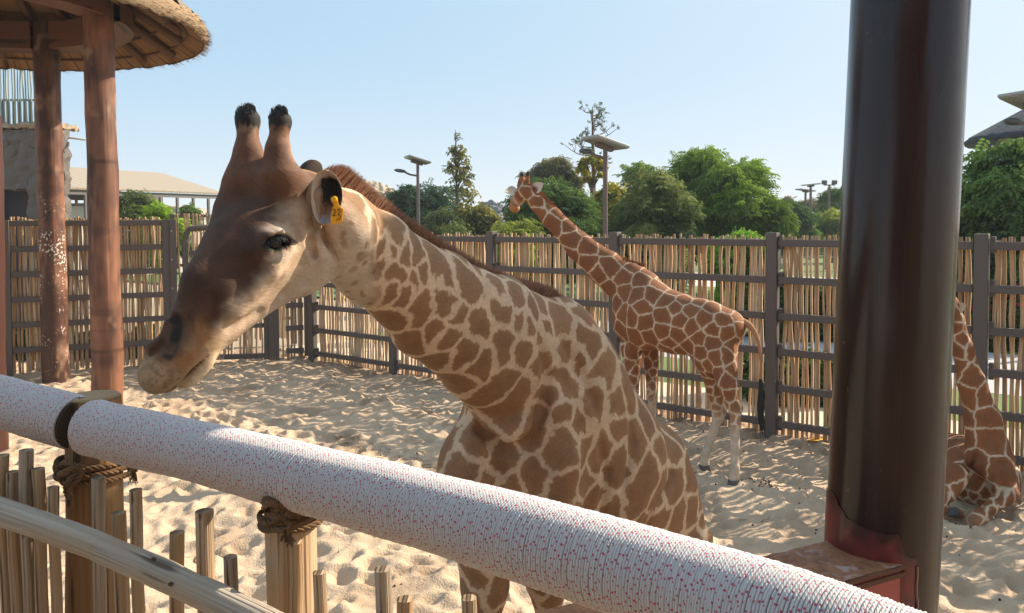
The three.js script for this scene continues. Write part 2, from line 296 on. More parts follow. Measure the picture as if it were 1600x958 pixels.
strip('pavement', 'grey paved walkway behind the stick fence', 5.0, 9.5, [0.42, 0.43, 0.45], -0.055);
strip('lawn', 'wide green lawn under the trees beyond the walkway', 9.5, 22, [0.12, 0.19, 0.05], -0.06, 0.4);
strip('pavement', 'far pale paved road beyond the lawn', 22, 30, [0.6, 0.58, 0.54], -0.055);
strip('lawn', 'distant green lawn past the pale road', 30, 60, [0.12, 0.17, 0.06], -0.06, 0.4);

// ------------------------------------------------------------------ stick fences
M.steel = std([0.135, 0.11, 0.098], 0.6, { metalness: 0.1, bumpMap: rep(grainMap, 2, 2), bumpScale: 0.002 });
M.sticks = [[0.80, 0.60, 0.41], [0.86, 0.69, 0.51], [0.68, 0.49, 0.33], [0.88, 0.73, 0.56], [0.54, 0.385, 0.26], [0.80, 0.57, 0.37]].map((c) => std(c, 0.9, { map: rep(woodMap, 1, 0.6) }));
const stickGeo = []; for (let i = 0; i < 9; i++) { const r = rng(300 + i), ra = 0.0142 + r() * 0.0068; stickGeo.push(pole(V((r() - 0.5) * 0.05, 0, 0), V((r() - 0.5) * 0.05, 1, 0), ra, ra * (0.75 + r() * 0.3), 7, 9, 0.022, i + 3, false)); }
function sticksBetween(parent, a, b, y0, y1, spacing, r, off, joined) {
  const far = [];
  const L = a.distanceTo(b), n = Math.round(L / spacing), d = b.clone().sub(a).normalize(), turn = Math.atan2(-d.z, d.x);
  for (let i = 0; i < n; i++) {
    if (r() < 0.05) continue;
    const p = a.clone().addScaledVector(d, (i + 0.5 + (r() - 0.5) * 0.75) * L / n).addScaledVector(off, 1 + (r() - 0.5) * 0.35), m = new THREE.Mesh(stickGeo[Math.floor(r() * stickGeo.length)], M.sticks[Math.floor(r() * M.sticks.length)]);
    const lo = y0 - r() * 0.05; m.name = 'stick'; m.position.set(p.x - parent.position.x, lo, p.z - parent.position.z); m.scale.set(0.8 + r() * 0.55, y1 - lo + (r() - 0.5) * 0.07, 0.8 + r() * 0.5); m.rotation.set(0, turn + (r() < 0.5 ? Math.PI : 0), 0); m.castShadow = m.receiveShadow = true;
    if (joined) { m.updateMatrix(); far.push(m.geometry.clone().applyMatrix4(m.matrix)); } else parent.add(m);
  }
  if (joined) part(parent, 'far_sticks', far, M.sticks[1], { local: true, kind: 'stuff' });
}
{
  const T = 2.31, q = (i) => FENCE_P0.clone().addScaledVector(FENCE_D, i * T), base = q(0), r = rng(21);
  const f = thing('stick_fence', 'long fence of upright sticks on grey steel rails behind the standing giraffe', 'fence', base);
  const rails = [2.5, 2.03, 1.57, 1.12, 0.66, 0.2];
  for (let i = -3; i <= 4; i++) {
    const p = q(i); if (i > -3 || true) {
      part(f, 'post', bar(p.clone().setY(-0.1), p.clone().setY(2.63), 0.13, 0.138, FENCE_N), M.steel);
      const k = rails.flatMap((y) => [bar(p.clone().setY(y - 0.08).addScaledVector(FENCE_D, -0.105).addScaledVector(FENCE_N, -0.02), p.clone().setY(y + 0.10).addScaledVector(FENCE_D, -0.105).addScaledVector(FENCE_N, -0.02), 0.07, 0.05, FENCE_N)]);
      for (const b of k) part(f, 'bracket', b, M.steel);
    }
    if (i === 4) break;
    const a = q(i), b = q(i + 1), off = FENCE_N.clone().multiplyScalar(-0.085);
    for (const y of rails) part(f, 'rail', bar(a.clone().setY(y).addScaledVector(FENCE_D, 0.08), b.clone().setY(y).addScaledVector(FENCE_D, -0.08), 0.088, 0.06), M.steel);
    sticksBetween(f, a.clone().addScaledVector(FENCE_D, 0.1), b.clone().addScaledVector(FENCE_D, -0.1), 0.03, 2.58, i < 0 ? 0.048 : 0.0415, r, off, i === -3 || i === 3);
  }
}
{
  const L0 = onGround(-190, 600), L1 = onGround(8, 588), L2 = onGround(262, 573), r = rng(33);
  L1.z = -14.55; L1.x = -9.22; L2.set(-6.75, 0, -15.6); L0.copy(L1).addScaledVector(L1.clone().sub(L2), 1);
  const f = thing('stick_fence', 'dense stick fence behind the pavilion columns at the left', 'fence', L1.clone()), rails = [2.80, 2.33, 1.865, 1.40, 0.935, 0.47];
  const N = L2.clone().sub(L1).cross(Yup).normalize(); if (N.z < 0) N.negate();
  for (const p of [L0, L1, L2]) part(f, 'post', bar(p.clone().setY(-0.1), p.clone().setY(2.86), 0.12, 0.14, N), M.steel);
  for (const [a, b] of [[L0, L1], [L1, L2]]) {
    const d = b.clone().sub(a).normalize();
    for (const y of rails) part(f, 'rail', bar(a.clone().setY(y).addScaledVector(d, 0.075), b.clone().setY(y).addScaledVector(d, -0.075), 0.105, 0.06), M.steel);
    sticksBetween(f, a.clone().addScaledVector(d, 0.08), b.clone().addScaledVector(d, -0.08), 0.06, 2.9, 0.042, r, N.clone().multiplyScalar(-0.09));
    sticksBetween(f, a.clone().addScaledVector(d, 0.08), b.clone().addScaledVector(d, -0.08), 0.06, 2.84, 0.085, r, N.clone().multiplyScalar(-0.16));
  }
  // the gate and its posts
  const G0 = V(-6.42, 0, -15.68), G1 = at(428, 560, 15.95).setY(0), gd = G1.clone().sub(G0).normalize();
  const g = thing('pen_gate', 'steel framed stick gate behind the near giraffe\'s muzzle', 'gate', G0.clone());
  part(g, 'gate_post', bar(V(-6.62, -0.1, -15.62), V(-6.62, 2.86, -15.62), 0.13, 0.12, N), M.steel);
  part(g, 'gate_post', bar(G1.clone().setY(-0.1), G1.clone().setY(2.5), 0.15, 0.2, N), M.steel);
  const A = G0.clone().addScaledVector(gd, 0.02), B = G1.clone().addScaledVector(gd, -0.14);
  part(g, 'frame', [tube([A.clone().setY(0.12), A.clone().setY(1.4), A.clone().setY(2.5), A.clone().setY(2.66).addScaledVector(gd, 0.07), A.clone().setY(2.69).addScaledVector(gd, 0.2), B.clone().setY(2.69)], 0.06, 8, 40), bar(A.clone().setY(0.13), B.clone().setY(0.13), 0.1, 0.09), bar(B.clone().setY(0.05), B.clone().setY(2.7), 0.1, 0.09, N)], M.steel);
  for (const y of [2.2, 1.72, 1.22, 0.74]) part(g, 'rail', bar(A.clone().setY(y).addScaledVector(gd, 0.06), B.clone().setY(y).addScaledVector(gd, -0.05), 0.09, 0.05), M.steel);
  sticksBetween(g, A.clone().addScaledVector(gd, 0.08), B.clone().addScaledVector(gd, -0.05), 0.14, 2.64, 0.06, r, N.clone().multiplyScalar(-0.07));
  for (let i = 0; i < 5; i++) part(g, 'bolt', pole(V(-6.62, 0.4 + i * 0.56, -15.555), V(-6.62, 0.4 + i * 0.56, -15.545), 0.016, 0.016, 6, 1), std([0.5, 0.5, 0.5], 0.4, { metalness: 0.8 }));
  // the short corner run between the gate and the long fence
  const C0 = at(440, 560, 16.0).setY(0), C1 = at(482, 560, 16.2).setY(0), C2 = FENCE_P0.clone().addScaledVector(FENCE_D, 4 * 2.31);
  const c = thing('stick_fence', 'short corner piece of stick fence between the gate and the long fence', 'fence', C0.clone());
  part(c, 'post', bar(C1.clone().setY(-0.1), C1.clone().setY(2.6), 0.12, 0.14, N), M.steel);
  for (const [a, b] of [[C0, C1], [C1, C2]]) { const d = b.clone().sub(a).normalize(); for (const y of [2.5, 2.03, 1.57, 1.12, 0.66, 0.2]) part(c, 'rail', bar(a.clone().setY(y).addScaledVector(d, 0.09), b.clone().setY(y).addScaledVector(d, -0.09), 0.1, 0.06), M.steel); sticksBetween(c, a, b, 0.03, 2.58, 0.05, r, V(0, 0, -0.09)); }
  // a second, sunlit screen well behind the gate
  const S0 = V(-7.9, 0, -18.6), S1 = V(-5.2, 0, -19.0), s = thing('stick_screen', 'sunlit stick screen standing behind the gate', 'fence', S0.clone());
  for (const p of [S0, S1, S0.clone().lerp(S1, 0.45)]) part(s, 'post', bar(p.clone().setY(-0.1), p.clone().setY(3.0), 0.1, 0.1, N), M.steel);
  for (const y of [2.95, 1.8, 0.5]) part(s, 'rail', bar(S0.clone().setY(y).add(V(0, 0, -0.09)), S1.clone().setY(y).add(V(0, 0, -0.09)), 0.07, 0.05), M.steel);
  sticksBetween(s, S0, S1, 0.05, 3.0, 0.06, r, V(0, 0, 0.02));
}

// ------------------------------------------------------------------ thatched pavilions
const redWood = (white, seed) => tex(256, 512, (u, v) => {
  const ring = sstep(0.74, 0.8, tn(u, v, 3, 26, seed)) * 0.5, g = tn(u, v, 30, 26, seed + 1), b = tn(u, v, 5, 12, seed + 2) * 0.6 + tn(u, v, 11, 40, seed + 12) * 0.4, band = sstep(0.86, 0.93, tn(u, v, 1, 40, seed + 7));
  let c = mixv([0.062, 0.022, 0.013], [0.30, 0.125, 0.065], clamp(g * 0.5 + b * 1.1 - 0.32 - 0.4 * sstep(0.6, 0.85, tn(u, v, 7, 2, seed + 9)))); c = mixv(c, [0.07, 0.025, 0.014], clamp(ring * 0.8 + band * 0.75)); c = mixv(c, [0.44, 0.26, 0.17], sstep(0.62, 0.9, tn(u, v, 5, 16, seed + 3) * 0.7 + tn(u, v, 17, 60, seed + 13) * 0.3) * 0.6);
  const m = sstep(0.0, 0.25, v) * sstep(0.62, 0.4, v) * sstep(0.38, 0.62, tn(u, v, 5, 34, seed + 21)), w = white * m * sstep(0.735, 0.77, tn(u, v, 60, 250, seed + 4) * 0.745 + tn(u, v, 9, 10, seed + 5) * 0.35) ; return mixv(c, [0.75, 0.7, 0.62], w);
}, true);
M.log = std([1, 1, 1], 0.6, { map: rep(redWood(0, 11), 1, 0.16), bumpMap: rep(woodBump, 1, 0.5), bumpScale: 0.006 });
M.logSpeck = std([1, 1, 1], 0.55, { map: rep(redWood(1, 12), 1, 0.16), bumpMap: rep(woodBump, 1, 0.5), bumpScale: 0.006 });
M.beam = std([0.17, 0.068, 0.036], 0.6, { map: rep(woodMap, 0.6, 0.25) });
M.rafter = std([0.20, 0.115, 0.075], 0.8, { map: rep(woodMap, 1, 0.5) });
M.thatchTop = std([0.22, 0.185, 0.15], 1, { bumpMap: rep(grainMap, 10, 4), bumpScale: 0.03 });
M.thatchUnder = std([0.34, 0.20, 0.10], 1, { map: rep(woodMap, 24, 0.35), bumpMap: rep(woodBump, 30, 1), bumpScale: 0.02 });
M.thatchEdge = std([0.36, 0.25, 0.155], 1, { bumpMap: rep(grainMap, 40, 1), bumpScale: 0.02 });
function lathe(profile, seg, rough, seed) {
  const P = [], U = [], I = [], n = profile.length;
  for (let i = 0; i <= seg; i++) for (let j = 0; j < n; j++) { const a = (i % seg) / seg * Math.PI * 2, [r0, y0] = profile[j], k = rough * (noise(Math.cos(a) * r0 * 5, y0 * 6, Math.sin(a) * r0 * 5 + seed) + 0.6 * noise(Math.cos(a) * r0 * 16, y0 * 16, Math.sin(a) * r0 * 16)), r = r0 + (r0 > 0.3 ? k * 0.6 : 0); P.push(Math.cos(a) * r, y0 + k, Math.sin(a) * r); U.push(i / seg, j / (n - 1)); }
  for (let i = 0; i < seg; i++) for (let j = 0; j < n - 1; j++) { const k = i * n + j; I.push(k, k + 1, k + n + 1, k, k + n + 1, k + n); }
  const g = new THREE.BufferGeometry(); g.setAttribute('position', new THREE.Float32BufferAttribute(P, 3)); g.setAttribute('uv', new THREE.Float32BufferAttribute(U, 2)); g.setIndex(I); g.computeVertexNormals(); return g.toNonIndexed();
}
function pavilion(label, c, angles, specks) {
  const R = 2.14, EAVE = 3.45, Y = 5.72, slope = 0.62, t = thing('thatched_pavilion', label, 'pavilion', c);
  angles.forEach((a, i) => { const p = V(Math.cos(a) * R, 0, Math.sin(a) * R).add(c); part(t, 'column', pole(p.clone().setY(-0.2), p.clone().setY(6.32), 0.218, 0.208, 28, 24, 0.014, i + 5, true, 0.05), i === specks ? M.logSpeck : M.log, i === specks ? { label: 'reddish log column spattered with white flecks' } : {}); });
  for (let i = 0; i < angles.length; i++) {   // the ring beam in curved lengths from column to column
    const a0 = angles[i], a1 = angles[(i + 1) % angles.length] + (i === angles.length - 1 ? Math.PI * 2 : 0), n = 16, P = [], I = [], U = [], sec = [[1.93, 5.84], [2.37, 5.84], [2.37, 6.3], [1.93, 6.3]], d0 = a0 + 0.085, d1 = a1 - 0.085;
    for (let s = 0; s < 4; s++) for (let j = 0; j <= n; j++) for (const q of [sec[s], sec[(s + 1) % 4]]) { const a = lerp(d0, d1, j / n); P.push(c.x + Math.cos(a) * q[0], q[1], c.z + Math.sin(a) * q[0]); U.push(q === sec[s] ? 0 : 0.5, j / n * 3); }
    for (let s = 0; s < 4; s++) for (let j = 0; j < n; j++) { const k = (s * (n + 1) + j) * 2; I.push(k, k + 1, k + 3, k, k + 3, k + 2); }
    const g = new THREE.BufferGeometry(); g.setAttribute('position', new THREE.Float32BufferAttribute(P, 3)); g.setAttribute('uv', new THREE.Float32BufferAttribute(U, 2)); g.setIndex(I); part(t, 'ring_beam', (g.computeVertexNormals(), g.toNonIndexed()), M.beam);
  }
  const yAt = (r) => Y + (EAVE - r) * slope, top = [], under = [], edge = [];
  for (let j = 0; j <= 14; j++) { const r = EAVE * (1 - j / 14); top.push([Math.max(r, 0.001), yAt(r) + 0.36 - 0.10 * Math.exp(-(EAVE - r) * 5) ]); }
  for (let j = 0; j <= 10; j++) { const r = (EAVE - 0.03) * (1 - j / 10); under.push([Math.max(r, 0.001), yAt(r)]); }
  edge.push([EAVE - 0.03, Y], [EAVE + 0.01, Y + 0.02], [EAVE + 0.04, Y + 0.10], [EAVE + 0.03, Y + 0.19], [EAVE, Y + 0.262]);
  const roof = part(t, 'thatch_roof', lathe(top, 160, 0.03, 1).translate(c.x, 0, c.z), M.thatchTop);
  part(roof, 'thatch_underside', lathe(under, 120, 0.012, 2).translate(c.x, 0, c.z), M.thatchUnder);
  part(roof, 'thatch_edge', lathe(edge, 260, 0.025, 3).translate(c.x, 0, c.z), M.thatchEdge);
  { const rs = rng(52), P = [], I = [], C = []; for (let i = 0; i < 2600; i++) { const a = rs() * Math.PI * 2, y = Y + rs() * 0.24, b = V(c.x + Math.cos(a) * (EAVE - 0.01), y, c.z + Math.sin(a) * (EAVE - 0.01)), l = 0.05 + rs() * 0.09, da = (rs() - 0.5) * 0.02, e = V(c.x + Math.cos(a + da) * (EAVE + l), y - 0.03 - rs() * 0.06, c.z + Math.sin(a + da) * (EAVE + l)), w = 0.006, s = V(-Math.sin(a), 0, Math.cos(a)).multiplyScalar(w / 2), k = P.length / 3; for (const q of [b.clone().add(s), b.clone().sub(s), e.clone().add(V(0, 0.002, 0)), b.clone().add(V(0, w, 0)), b.clone().add(V(0, -w, 0))]) P.push(q.x, q.y, q.z); I.push(k, k + 1, k + 2, k + 3, k + 4, k + 2); const t = 0.7 + rs() * 0.6; for (let j = 0; j < 5; j++) C.push(0.34 * t, 0.235 * t, 0.14 * t); }
    const g = new THREE.BufferGeometry(); g.setAttribute('position', new THREE.Float32BufferAttribute(P, 3)); g.setAttribute('color', new THREE.Float32BufferAttribute(C, 3)); g.setIndex(I); g.computeVertexNormals(); part(roof, 'straw_ends', g, std([1, 1, 1], 1, { vertexColors: true, side: THREE.DoubleSide }), { kind: 'stuff' }); }
  const r = rng(8), n = 22;
  for (let i = 0; i < n; i++) { const a = i / n * Math.PI * 2 + 0.05, p = (rr) => V(c.x + Math.cos(a) * rr, yAt(rr) - 0.10, c.z + Math.sin(a) * rr); part(t, 'rafter', pole(p(0.3), p(EAVE - 0.22 - r() * 0.25), 0.055, 0.075, 9, 5, 0.015, i), M.rafter); }
  const bt = []; for (let k = 0; k < 9; k++) { const rr = EAVE - 0.3 - k * 0.33, pts = []; for (let i = 0; i <= 40; i++) { const a = i / 40 * Math.PI * 2; pts.push(V(c.x + Math.cos(a) * rr, yAt(rr) - 0.03, c.z + Math.sin(a) * rr)); } bt.push(tube(pts, 0.022, 5, 60)); }
  part(t, 'roof_batten', bt, M.rafter, { kind: 'stuff' });
  return t;
}
pavilion('round thatched pavilion on reddish log columns at the left', V(-8.26, 0, -12.08), [0.04, 0.04 + Math.PI / 2, 0.04 + Math.PI, 0.04 + 1.5 * Math.PI], 3);
// column order: right, near, left, far
{
  const p0 = onGround(-14, 712), p = thing('log_column', 'dark reddish column cut off by the left picture edge', 'column', p0);
  part(p, 'shaft', pole(p0.clone().setY(-0.2), at(-22, 180, -p0.z - 0.02), 0.17, 0.165, 24, 12, 0.008, 3), std([0.085, 0.03, 0.02], 0.45, { map: rep(woodMap, 1, 0.2) }));
  part(p, 'footing', pole(p0.clone().setY(-0.2), p0.clone().setY(0.06), 0.21, 0.2, 20, 2, 0, 4), std([0.3, 0.25, 0.2], 0.9));
}

// ------------------------------------------------------------------ buildings at the left
function rough(geo, amp, f, seed) {   // pushes every vertex by noise, the same for vertices at one place
  const p = geo.attributes.position; for (let i = 0; i < p.count; i++) { const x = p.getX(i), y = p.getY(i), z = p.getZ(i); p.setXYZ(i, x + amp * (noise(x * f, y * f, z * f + seed) + 0.6 * noise(x * f * 2.7, y * f * 2.7, z * f * 2.7)), y + amp * (noise(x * f + 40, y * f, z * f + seed) + 0.6 * noise(x * f * 2.7 + 9, y * f * 2.7, z * f * 2.7)), z + amp * (noise(x * f, y * f + 40, z * f + seed) + 0.6 * noise(x * f * 2.7, y * f * 2.7 + 7, z * f * 2.7))); }
  geo.computeVertexNormals(); return geo;
}
function block(x0, x1, y0, y1, z0, z1, s = 0.08) { const g = new THREE.BoxGeometry(x1 - x0, y1 - y0, z1 - z0, Math.ceil((x1 - x0) / s), Math.ceil((y1 - y0) / s), Math.ceil((z1 - z0) / s)); g.translate((x0 + x1) / 2, (y0 + y1) / 2, (z0 + z1) / 2); return g; }
{
  const Z = -19, xr = -10.62, b = thing('stone_building', 'rough grey rock-walled building with a dark doorway behind the columns', 'building', V(-13, 0, Z)), rock = std([0.17, 0.148, 0.135], 0.95, { bumpMap: rep(grainMap, 1, 1), bumpScale: 0.03 });
  part(b, 'wall', [rough(block(-11.5, xr, -0.1, 5.05, Z - 0.3, Z), 0.055, 3.2, 1), rough(block(-17.5, -12.55, -0.1, 5.05, Z - 0.7, Z), 0.055, 3.2, 1), rough(block(-12.55, -11.5, 3.62, 5.05, Z - 0.7, Z), 0.055, 3.2, 1)], rock);
  part(b, 'door', bar(V(-12.02, -0.05, Z - 0.5), V(-12.02, 3.7, Z - 0.5), 0.06, 1.1, V(0, 0, 1)), std([0.035, 0.03, 0.045], 0.6));
  part(b, 'parapet', rough(block(-17.5, xr + 0.02, 5.06, 5.16, Z - 0.7, Z + 0.05, 0.07), 0.05, 4, 5), std([0.38, 0.29, 0.21], 0.95));
  const s = thing('pole_screen', 'screen of thin weathered green poles on top of the stone building', 'screen', V(-12, 5.15, Z + 0.02)), r = rng(4), green = [std([0.30, 0.36, 0.34], 0.8), std([0.22, 0.29, 0.28], 0.8), std([0.36, 0.37, 0.26], 0.8)];
  for (let i = 0; i < 46; i++) { const x = -14 + i * 0.065 + r() * 0.02; part(s, 'screen_pole', pole(V(x, 5.15, Z), V(x + (r() - 0.5) * 0.05, 6.75 + r() * 0.1, Z), 0.016 + r() * 0.006, 0.015, 6, 4, 0.02, i), green[i % 3]); }
  for (let i = 0; i < 24; i++) { const x = -13.9 + i * 0.13; part(s, 'screen_pole', pole(V(x, 5.15, Z - 0.12), V(x, 5.72 + r() * 0.04, Z - 0.12), 0.04, 0.035, 6, 3, 0.02, i + 90), green[(i + 1) % 3]); }
  for (let i = 0; i < 4; i++) { const x = -10.86 + i * 0.06; part(s, 'corner_pole', pole(V(x, 5.15, Z), V(x - 0.02, 6.8, Z), 0.028, 0.026, 7, 4, 0.012, i + 40), green[2]); }
  part(s, 'cross_rail', [bar(V(-14.1, 5.72, Z - 0.06), V(-10.8, 5.72, Z - 0.06), 0.05, 0.04), bar(V(-14.1, 6.6, Z - 0.05), V(-10.8, 6.6, Z - 0.05), 0.05, 0.04)], green[1]);
  part(b, 'spout', pole(V(xr - 0.05, 4.86, Z - 0.3), V(xr + 0.42, 4.8, Z - 0.28), 0.03, 0.03, 7, 2), std([0.7, 0.68, 0.62], 0.6));
}
{
  // the long open shed
  const e0 = at(100, 294, 38), e1 = at(348, 300, 47); e1.y = e0.y; const d = e1.clone().sub(e0).setY(0).normalize(), n = V(d.z, 0, -d.x); if (n.z > 0) n.negate();
  const L = e0.distanceTo(e1), s = thing('market_shed', 'long open shed with a low beige metal roof beyond the gate', 'shed', e0.clone().setY(0)), H = e0.y, q = (u, v, y) => e0.clone().addScaledVector(d, u).addScaledVector(n, v).setY(y);
  const roof = []; for (let i = 0; i < 18; i++) { const u0 = L * i / 18, u1 = L * (i + 1) / 18; roof.push(bar(q((u0 + u1) / 2, -0.2, H), q((u0 + u1) / 2 , 5, H + 1.35), 0.1, (u1 - u0) * 0.97, Yup)); }
  const beige = std([0.34, 0.285, 0.22], 0.8); roof.forEach((g) => part(s, 'roof_sheet', g, beige));
  part(s, 'ridge_beam', bar(q(0, 4.9, H + 1.2), q(L, 4.9, H + 1.2), 0.15, 0.3), std([0.2, 0.18, 0.16], 0.8));
  part(s, 'back_roof', bar(q(L / 2, 5, H + 1.35), q(L / 2, 10, H), 0.1, L, Yup), beige);
  part(s, 'eave_beam', bar(q(0, 0, H - 0.18), q(L, 0, H - 0.18), 0.22, 0.12), std([0.12, 0.11, 0.11], 0.7));
  const pm = std([0.13, 0.12, 0.12], 0.7), wm = std([0.50, 0.48, 0.45], 0.8);
  for (let i = 0; i <= 9; i++) { part(s, 'post', bar(q(L * i / 9, 0, -0.1), q(L * i / 9, 0, H - 0.3), 0.13, 0.13, d), pm); part(s, 'post', bar(q(L * i / 9, 9.8, -0.1), q(L * i / 9, 9.8, H - 0.1), 0.13, 0.13, d), pm); }
  for (let i = 0; i < 9; i++) part(s, 'wall_panel', bar(q(L * (i + 0.03) / 9, 1.2, 1.8), q(L * (i + 0.97) / 9, 1.2, 1.8), 3.7, 0.08), wm);
  const r = rng(6); part(s, 'inner_beam', bar(q(0, 5, H - 0.25), q(L, 5, H - 0.25), 0.3, 0.2), pm);
  for (let i = 0; i < 26; i++) { const u = r() * L, h = 0.15 + r() * 0.3; part(s, 'hanging_box', bar(q(u, 4, H - 0.5 - h), q(u + 0.5 + r(), 4, H - 0.5 - h), h, 0.4), i % 2 ? wm : pm); }
  part(s, 'gable', bar(q(-0.15, 0.3, H + 0.1), q(-0.15, 9.5, H + 0.1), 0.9, 0.1), std([0.25, 0.19, 0.15], 0.8));
}

// ------------------------------------------------------------------ trees and shrubs
const sprayGeo = (n, w, l, droop) => {   // a twig with n pairs of leaflets, about one unit long
  const P = [], I = []; let k = 0;
  const leaf = (o, dir, len, wid) => { const nrm = V(0, 1, 0), s = dir.clone().cross(nrm).normalize(); const a = o, m = o.clone().addScaledVector(dir, len * 0.5), t = o.clone().addScaledVector(dir, len).add(V(0, -droop * len, 0)); const l1 = m.clone().addScaledVector(s, wid).add(V(0, 0.25 * wid, 0)), l2 = m.clone().addScaledVector(s, -wid).add(V(0, 0.25 * wid, 0)); [a, l1, t, l2].forEach((p) => P.push(p.x, p.y, p.z)); I.push(k, k + 1, k + 2, k, k + 2, k + 3); k += 4; };
  for (let i = 0; i < n; i++) { const x = -0.45 + i / n * 0.9; for (const s of [-1, 1]) leaf(V(x, -Math.abs(x) * 0.2 * droop, 0), V(0.45, 0.15 * (i % 2 ? 1 : -1), s).normalize(), l, w); }
  leaf(V(0.42, -0.1 * droop, 0), V(1, 0, 0), l, w);
  const g = new THREE.BufferGeometry(); g.setAttribute('position', new THREE.Float32BufferAttribute(P, 3)); g.setIndex(I); g.computeVertexNormals(); return g;
};
const SPRAY = { fine: sprayGeo(6, 0.055, 0.30, 0.5), broad: sprayGeo(3, 0.16, 0.46, 0.4), dense: sprayGeo(4, 0.11, 0.40, 0.5) };
const leafMat = (rgb) => phys(rgb, 0.75, { transmission: 0.45, thickness: 0, side: THREE.DoubleSide, specularIntensity: 0.3 });
const LEAF = leafMat([1, 1, 1]);
M.bark = std([0.16, 0.115, 0.085], 0.95, { bumpMap: rep(woodBump, 2, 1), bumpScale: 0.02 });
M.barkPale = std([0.30, 0.25, 0.2], 0.95);
function tree(o) {
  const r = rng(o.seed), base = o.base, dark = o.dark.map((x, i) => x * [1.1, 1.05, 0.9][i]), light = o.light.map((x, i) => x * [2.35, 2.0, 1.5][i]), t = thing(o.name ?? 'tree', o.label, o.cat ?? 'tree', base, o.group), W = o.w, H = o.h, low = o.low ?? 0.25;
  const puffs = o.list ?? []; const n = o.list ? 0 : o.puffs ?? 16;
  for (let i = 0; i < n; i++) {
    for (let tries = 0; tries < 30; tries++) {
      const a = r() * Math.PI * 2, v = r() * 2 - 1, q = Math.sqrt(1 - v * v), k = 0.62 + 0.38 * r(), fy = low + (1 - low) * (0.5 + 0.5 * v * k), prof = o.shape === 'cone' ? (1.05 - fy) / (1.05 - low) : o.shape === 'umbrella' ? 0.6 + 0.4 * fy : 1;
      const c = V(Math.cos(a) * q * k * W / 2 * 0.80 * prof, fy * H * 0.94, Math.sin(a) * q * k * W / 2 * 0.80 * prof), s = (o.ps ?? 0.24) * Math.min(W, H) * (0.7 + r() * 0.6);
      if (c.y + s * 0.7 > H) c.y = H - s * 0.7; if (puffs.some((p) => p.c.distanceTo(c) < 0.55 * s)) continue; puffs.push({ c, s, tone: r() }); break;
    }
  }
  const limbs = [], forkY = Math.max(0.12, low * 0.8) * H, trunkTop = V((r() - 0.5) * 0.1 * W, o.leader ? H * 0.97 : forkY + 0.12 * H, (r() - 0.5) * 0.1 * W), th = o.trunk ?? 0.05 * H ** 0.8;
  limbs.push(tube([V(0, -0.15, 0), V((r() - 0.5) * 0.05, forkY * 0.5, 0), V(trunkTop.x * 0.6, lerp(forkY, trunkTop.y, 0.3), trunkTop.z * 0.5), trunkTop], [th, th * 0.8, th * 0.65, o.leader ? 0.012 : th * 0.4], 7, 12));
  for (const p of puffs) { const s = o.leader ? V(trunkTop.x * p.c.y / H, Math.max(forkY, p.c.y - p.c.length() * 0.12), 0) : V(trunkTop.x * 0.6, lerp(forkY, trunkTop.y, r()), trunkTop.z * 0.6); limbs.push(tube([s, s.clone().lerp(p.c, 0.5).add(V(0, (r() - 0.3) * 0.08 * H, 0)), p.c], [th * 0.32, th * 0.2, 0.012], 5, 8)); }
  part(t, 'trunk', limbs, o.pale ? M.barkPale : M.bark, { local: true });
  const N = Math.round(o.leaves * (o.leaves > 2000 && !o.list ? 0.78 : 1)), crown = new THREE.InstancedMesh(SPRAY[o.leaf ?? 'fine'], LEAF, N), m = new THREE.Matrix4(), e = new THREE.Euler(), qn = new THREE.Quaternion(), col = new THREE.Color();
  const vol = puffs.map((p) => p.s * p.s), tot = vol.reduce((a, b) => a + b, 0);
  let k = 0;
  puffs.forEach((p, pi) => {
    const cnt = pi === puffs.length - 1 ? N - k : Math.min(N - k, Math.round(N * vol[pi] / tot));
    for (let i = 0; i < cnt; i++) {
      const a = r() * Math.PI * 2, v = r() * 2 - 1, q = Math.sqrt(1 - v * v), rr = p.s * Math.pow(r(), 0.45), d = V(Math.cos(a) * q, v * 0.72, Math.sin(a) * q);
      const bump = 1 + 0.35 * noise(d.x * 2 + pi, d.y * 2, d.z * 2), pos = p.c.clone().addScaledVector(d, rr * bump);
      e.set((r() - 0.5) * 1.9, Math.atan2(-d.z, d.x) + (r() - 0.5) * 1.8, (r() - 0.6) * 1.2 - 0.25); qn.setFromEuler(e);
      const s = (o.size ?? 0.3) * 1.2 * (0.55 + r() * 0.9); m.compose(pos, qn, V(s, s, s)); crown.setMatrixAt(k, m);
      const tone = clamp(0.7 * p.tone + 0.55 * (r() - 0.3) + 0.3 * v), c = mixv(dark, light, tone); if (o.accent && r() < (o.accentP ?? 0.1) * (pi % 3 === 0 ? 2 : 0.5)) c.splice(0, 3, ...o.accent); col.setRGB(...c); crown.setColorAt(k, col); k++;  // leaf colours hold painted highlights and shadows: puff tops lighter, undersides darker
    }
  });
  crown.name = 'crown'; crown.userData.kind = 'stuff'; crown.castShadow = crown.receiveShadow = true; t.add(crown);
  return t;
}
const gAt = (px, Z) => at(px, 400, Z).setY(-0.06);
const hTo = (py, Z) => EYE + (345 - py) / FOCAL * Z + 0.06, wOf = (px, Z) => px / FOCAL * Z;
const GR = { dark: [0.024, 0.066, 0.026], mid: [0.055, 0.125, 0.03], light: [0.135, 0.23, 0.045], blue: [0.035, 0.08, 0.055], yel: [0.26, 0.26, 0.045], olive: [0.14, 0.15, 0.06] };
tree({ seed: 101, base: gAt(1025, 25), w: wOf(150, 25), h: hTo(270, 25), low: 0.2, leaves: 7500, size: 0.30, dark: [0.045, 0.085, 0.045], light: [0.15, 0.20, 0.085], puffs: 26, ps: 0.2, label: 'pale green round-crowned tree left of the largest tree', group: undefined });
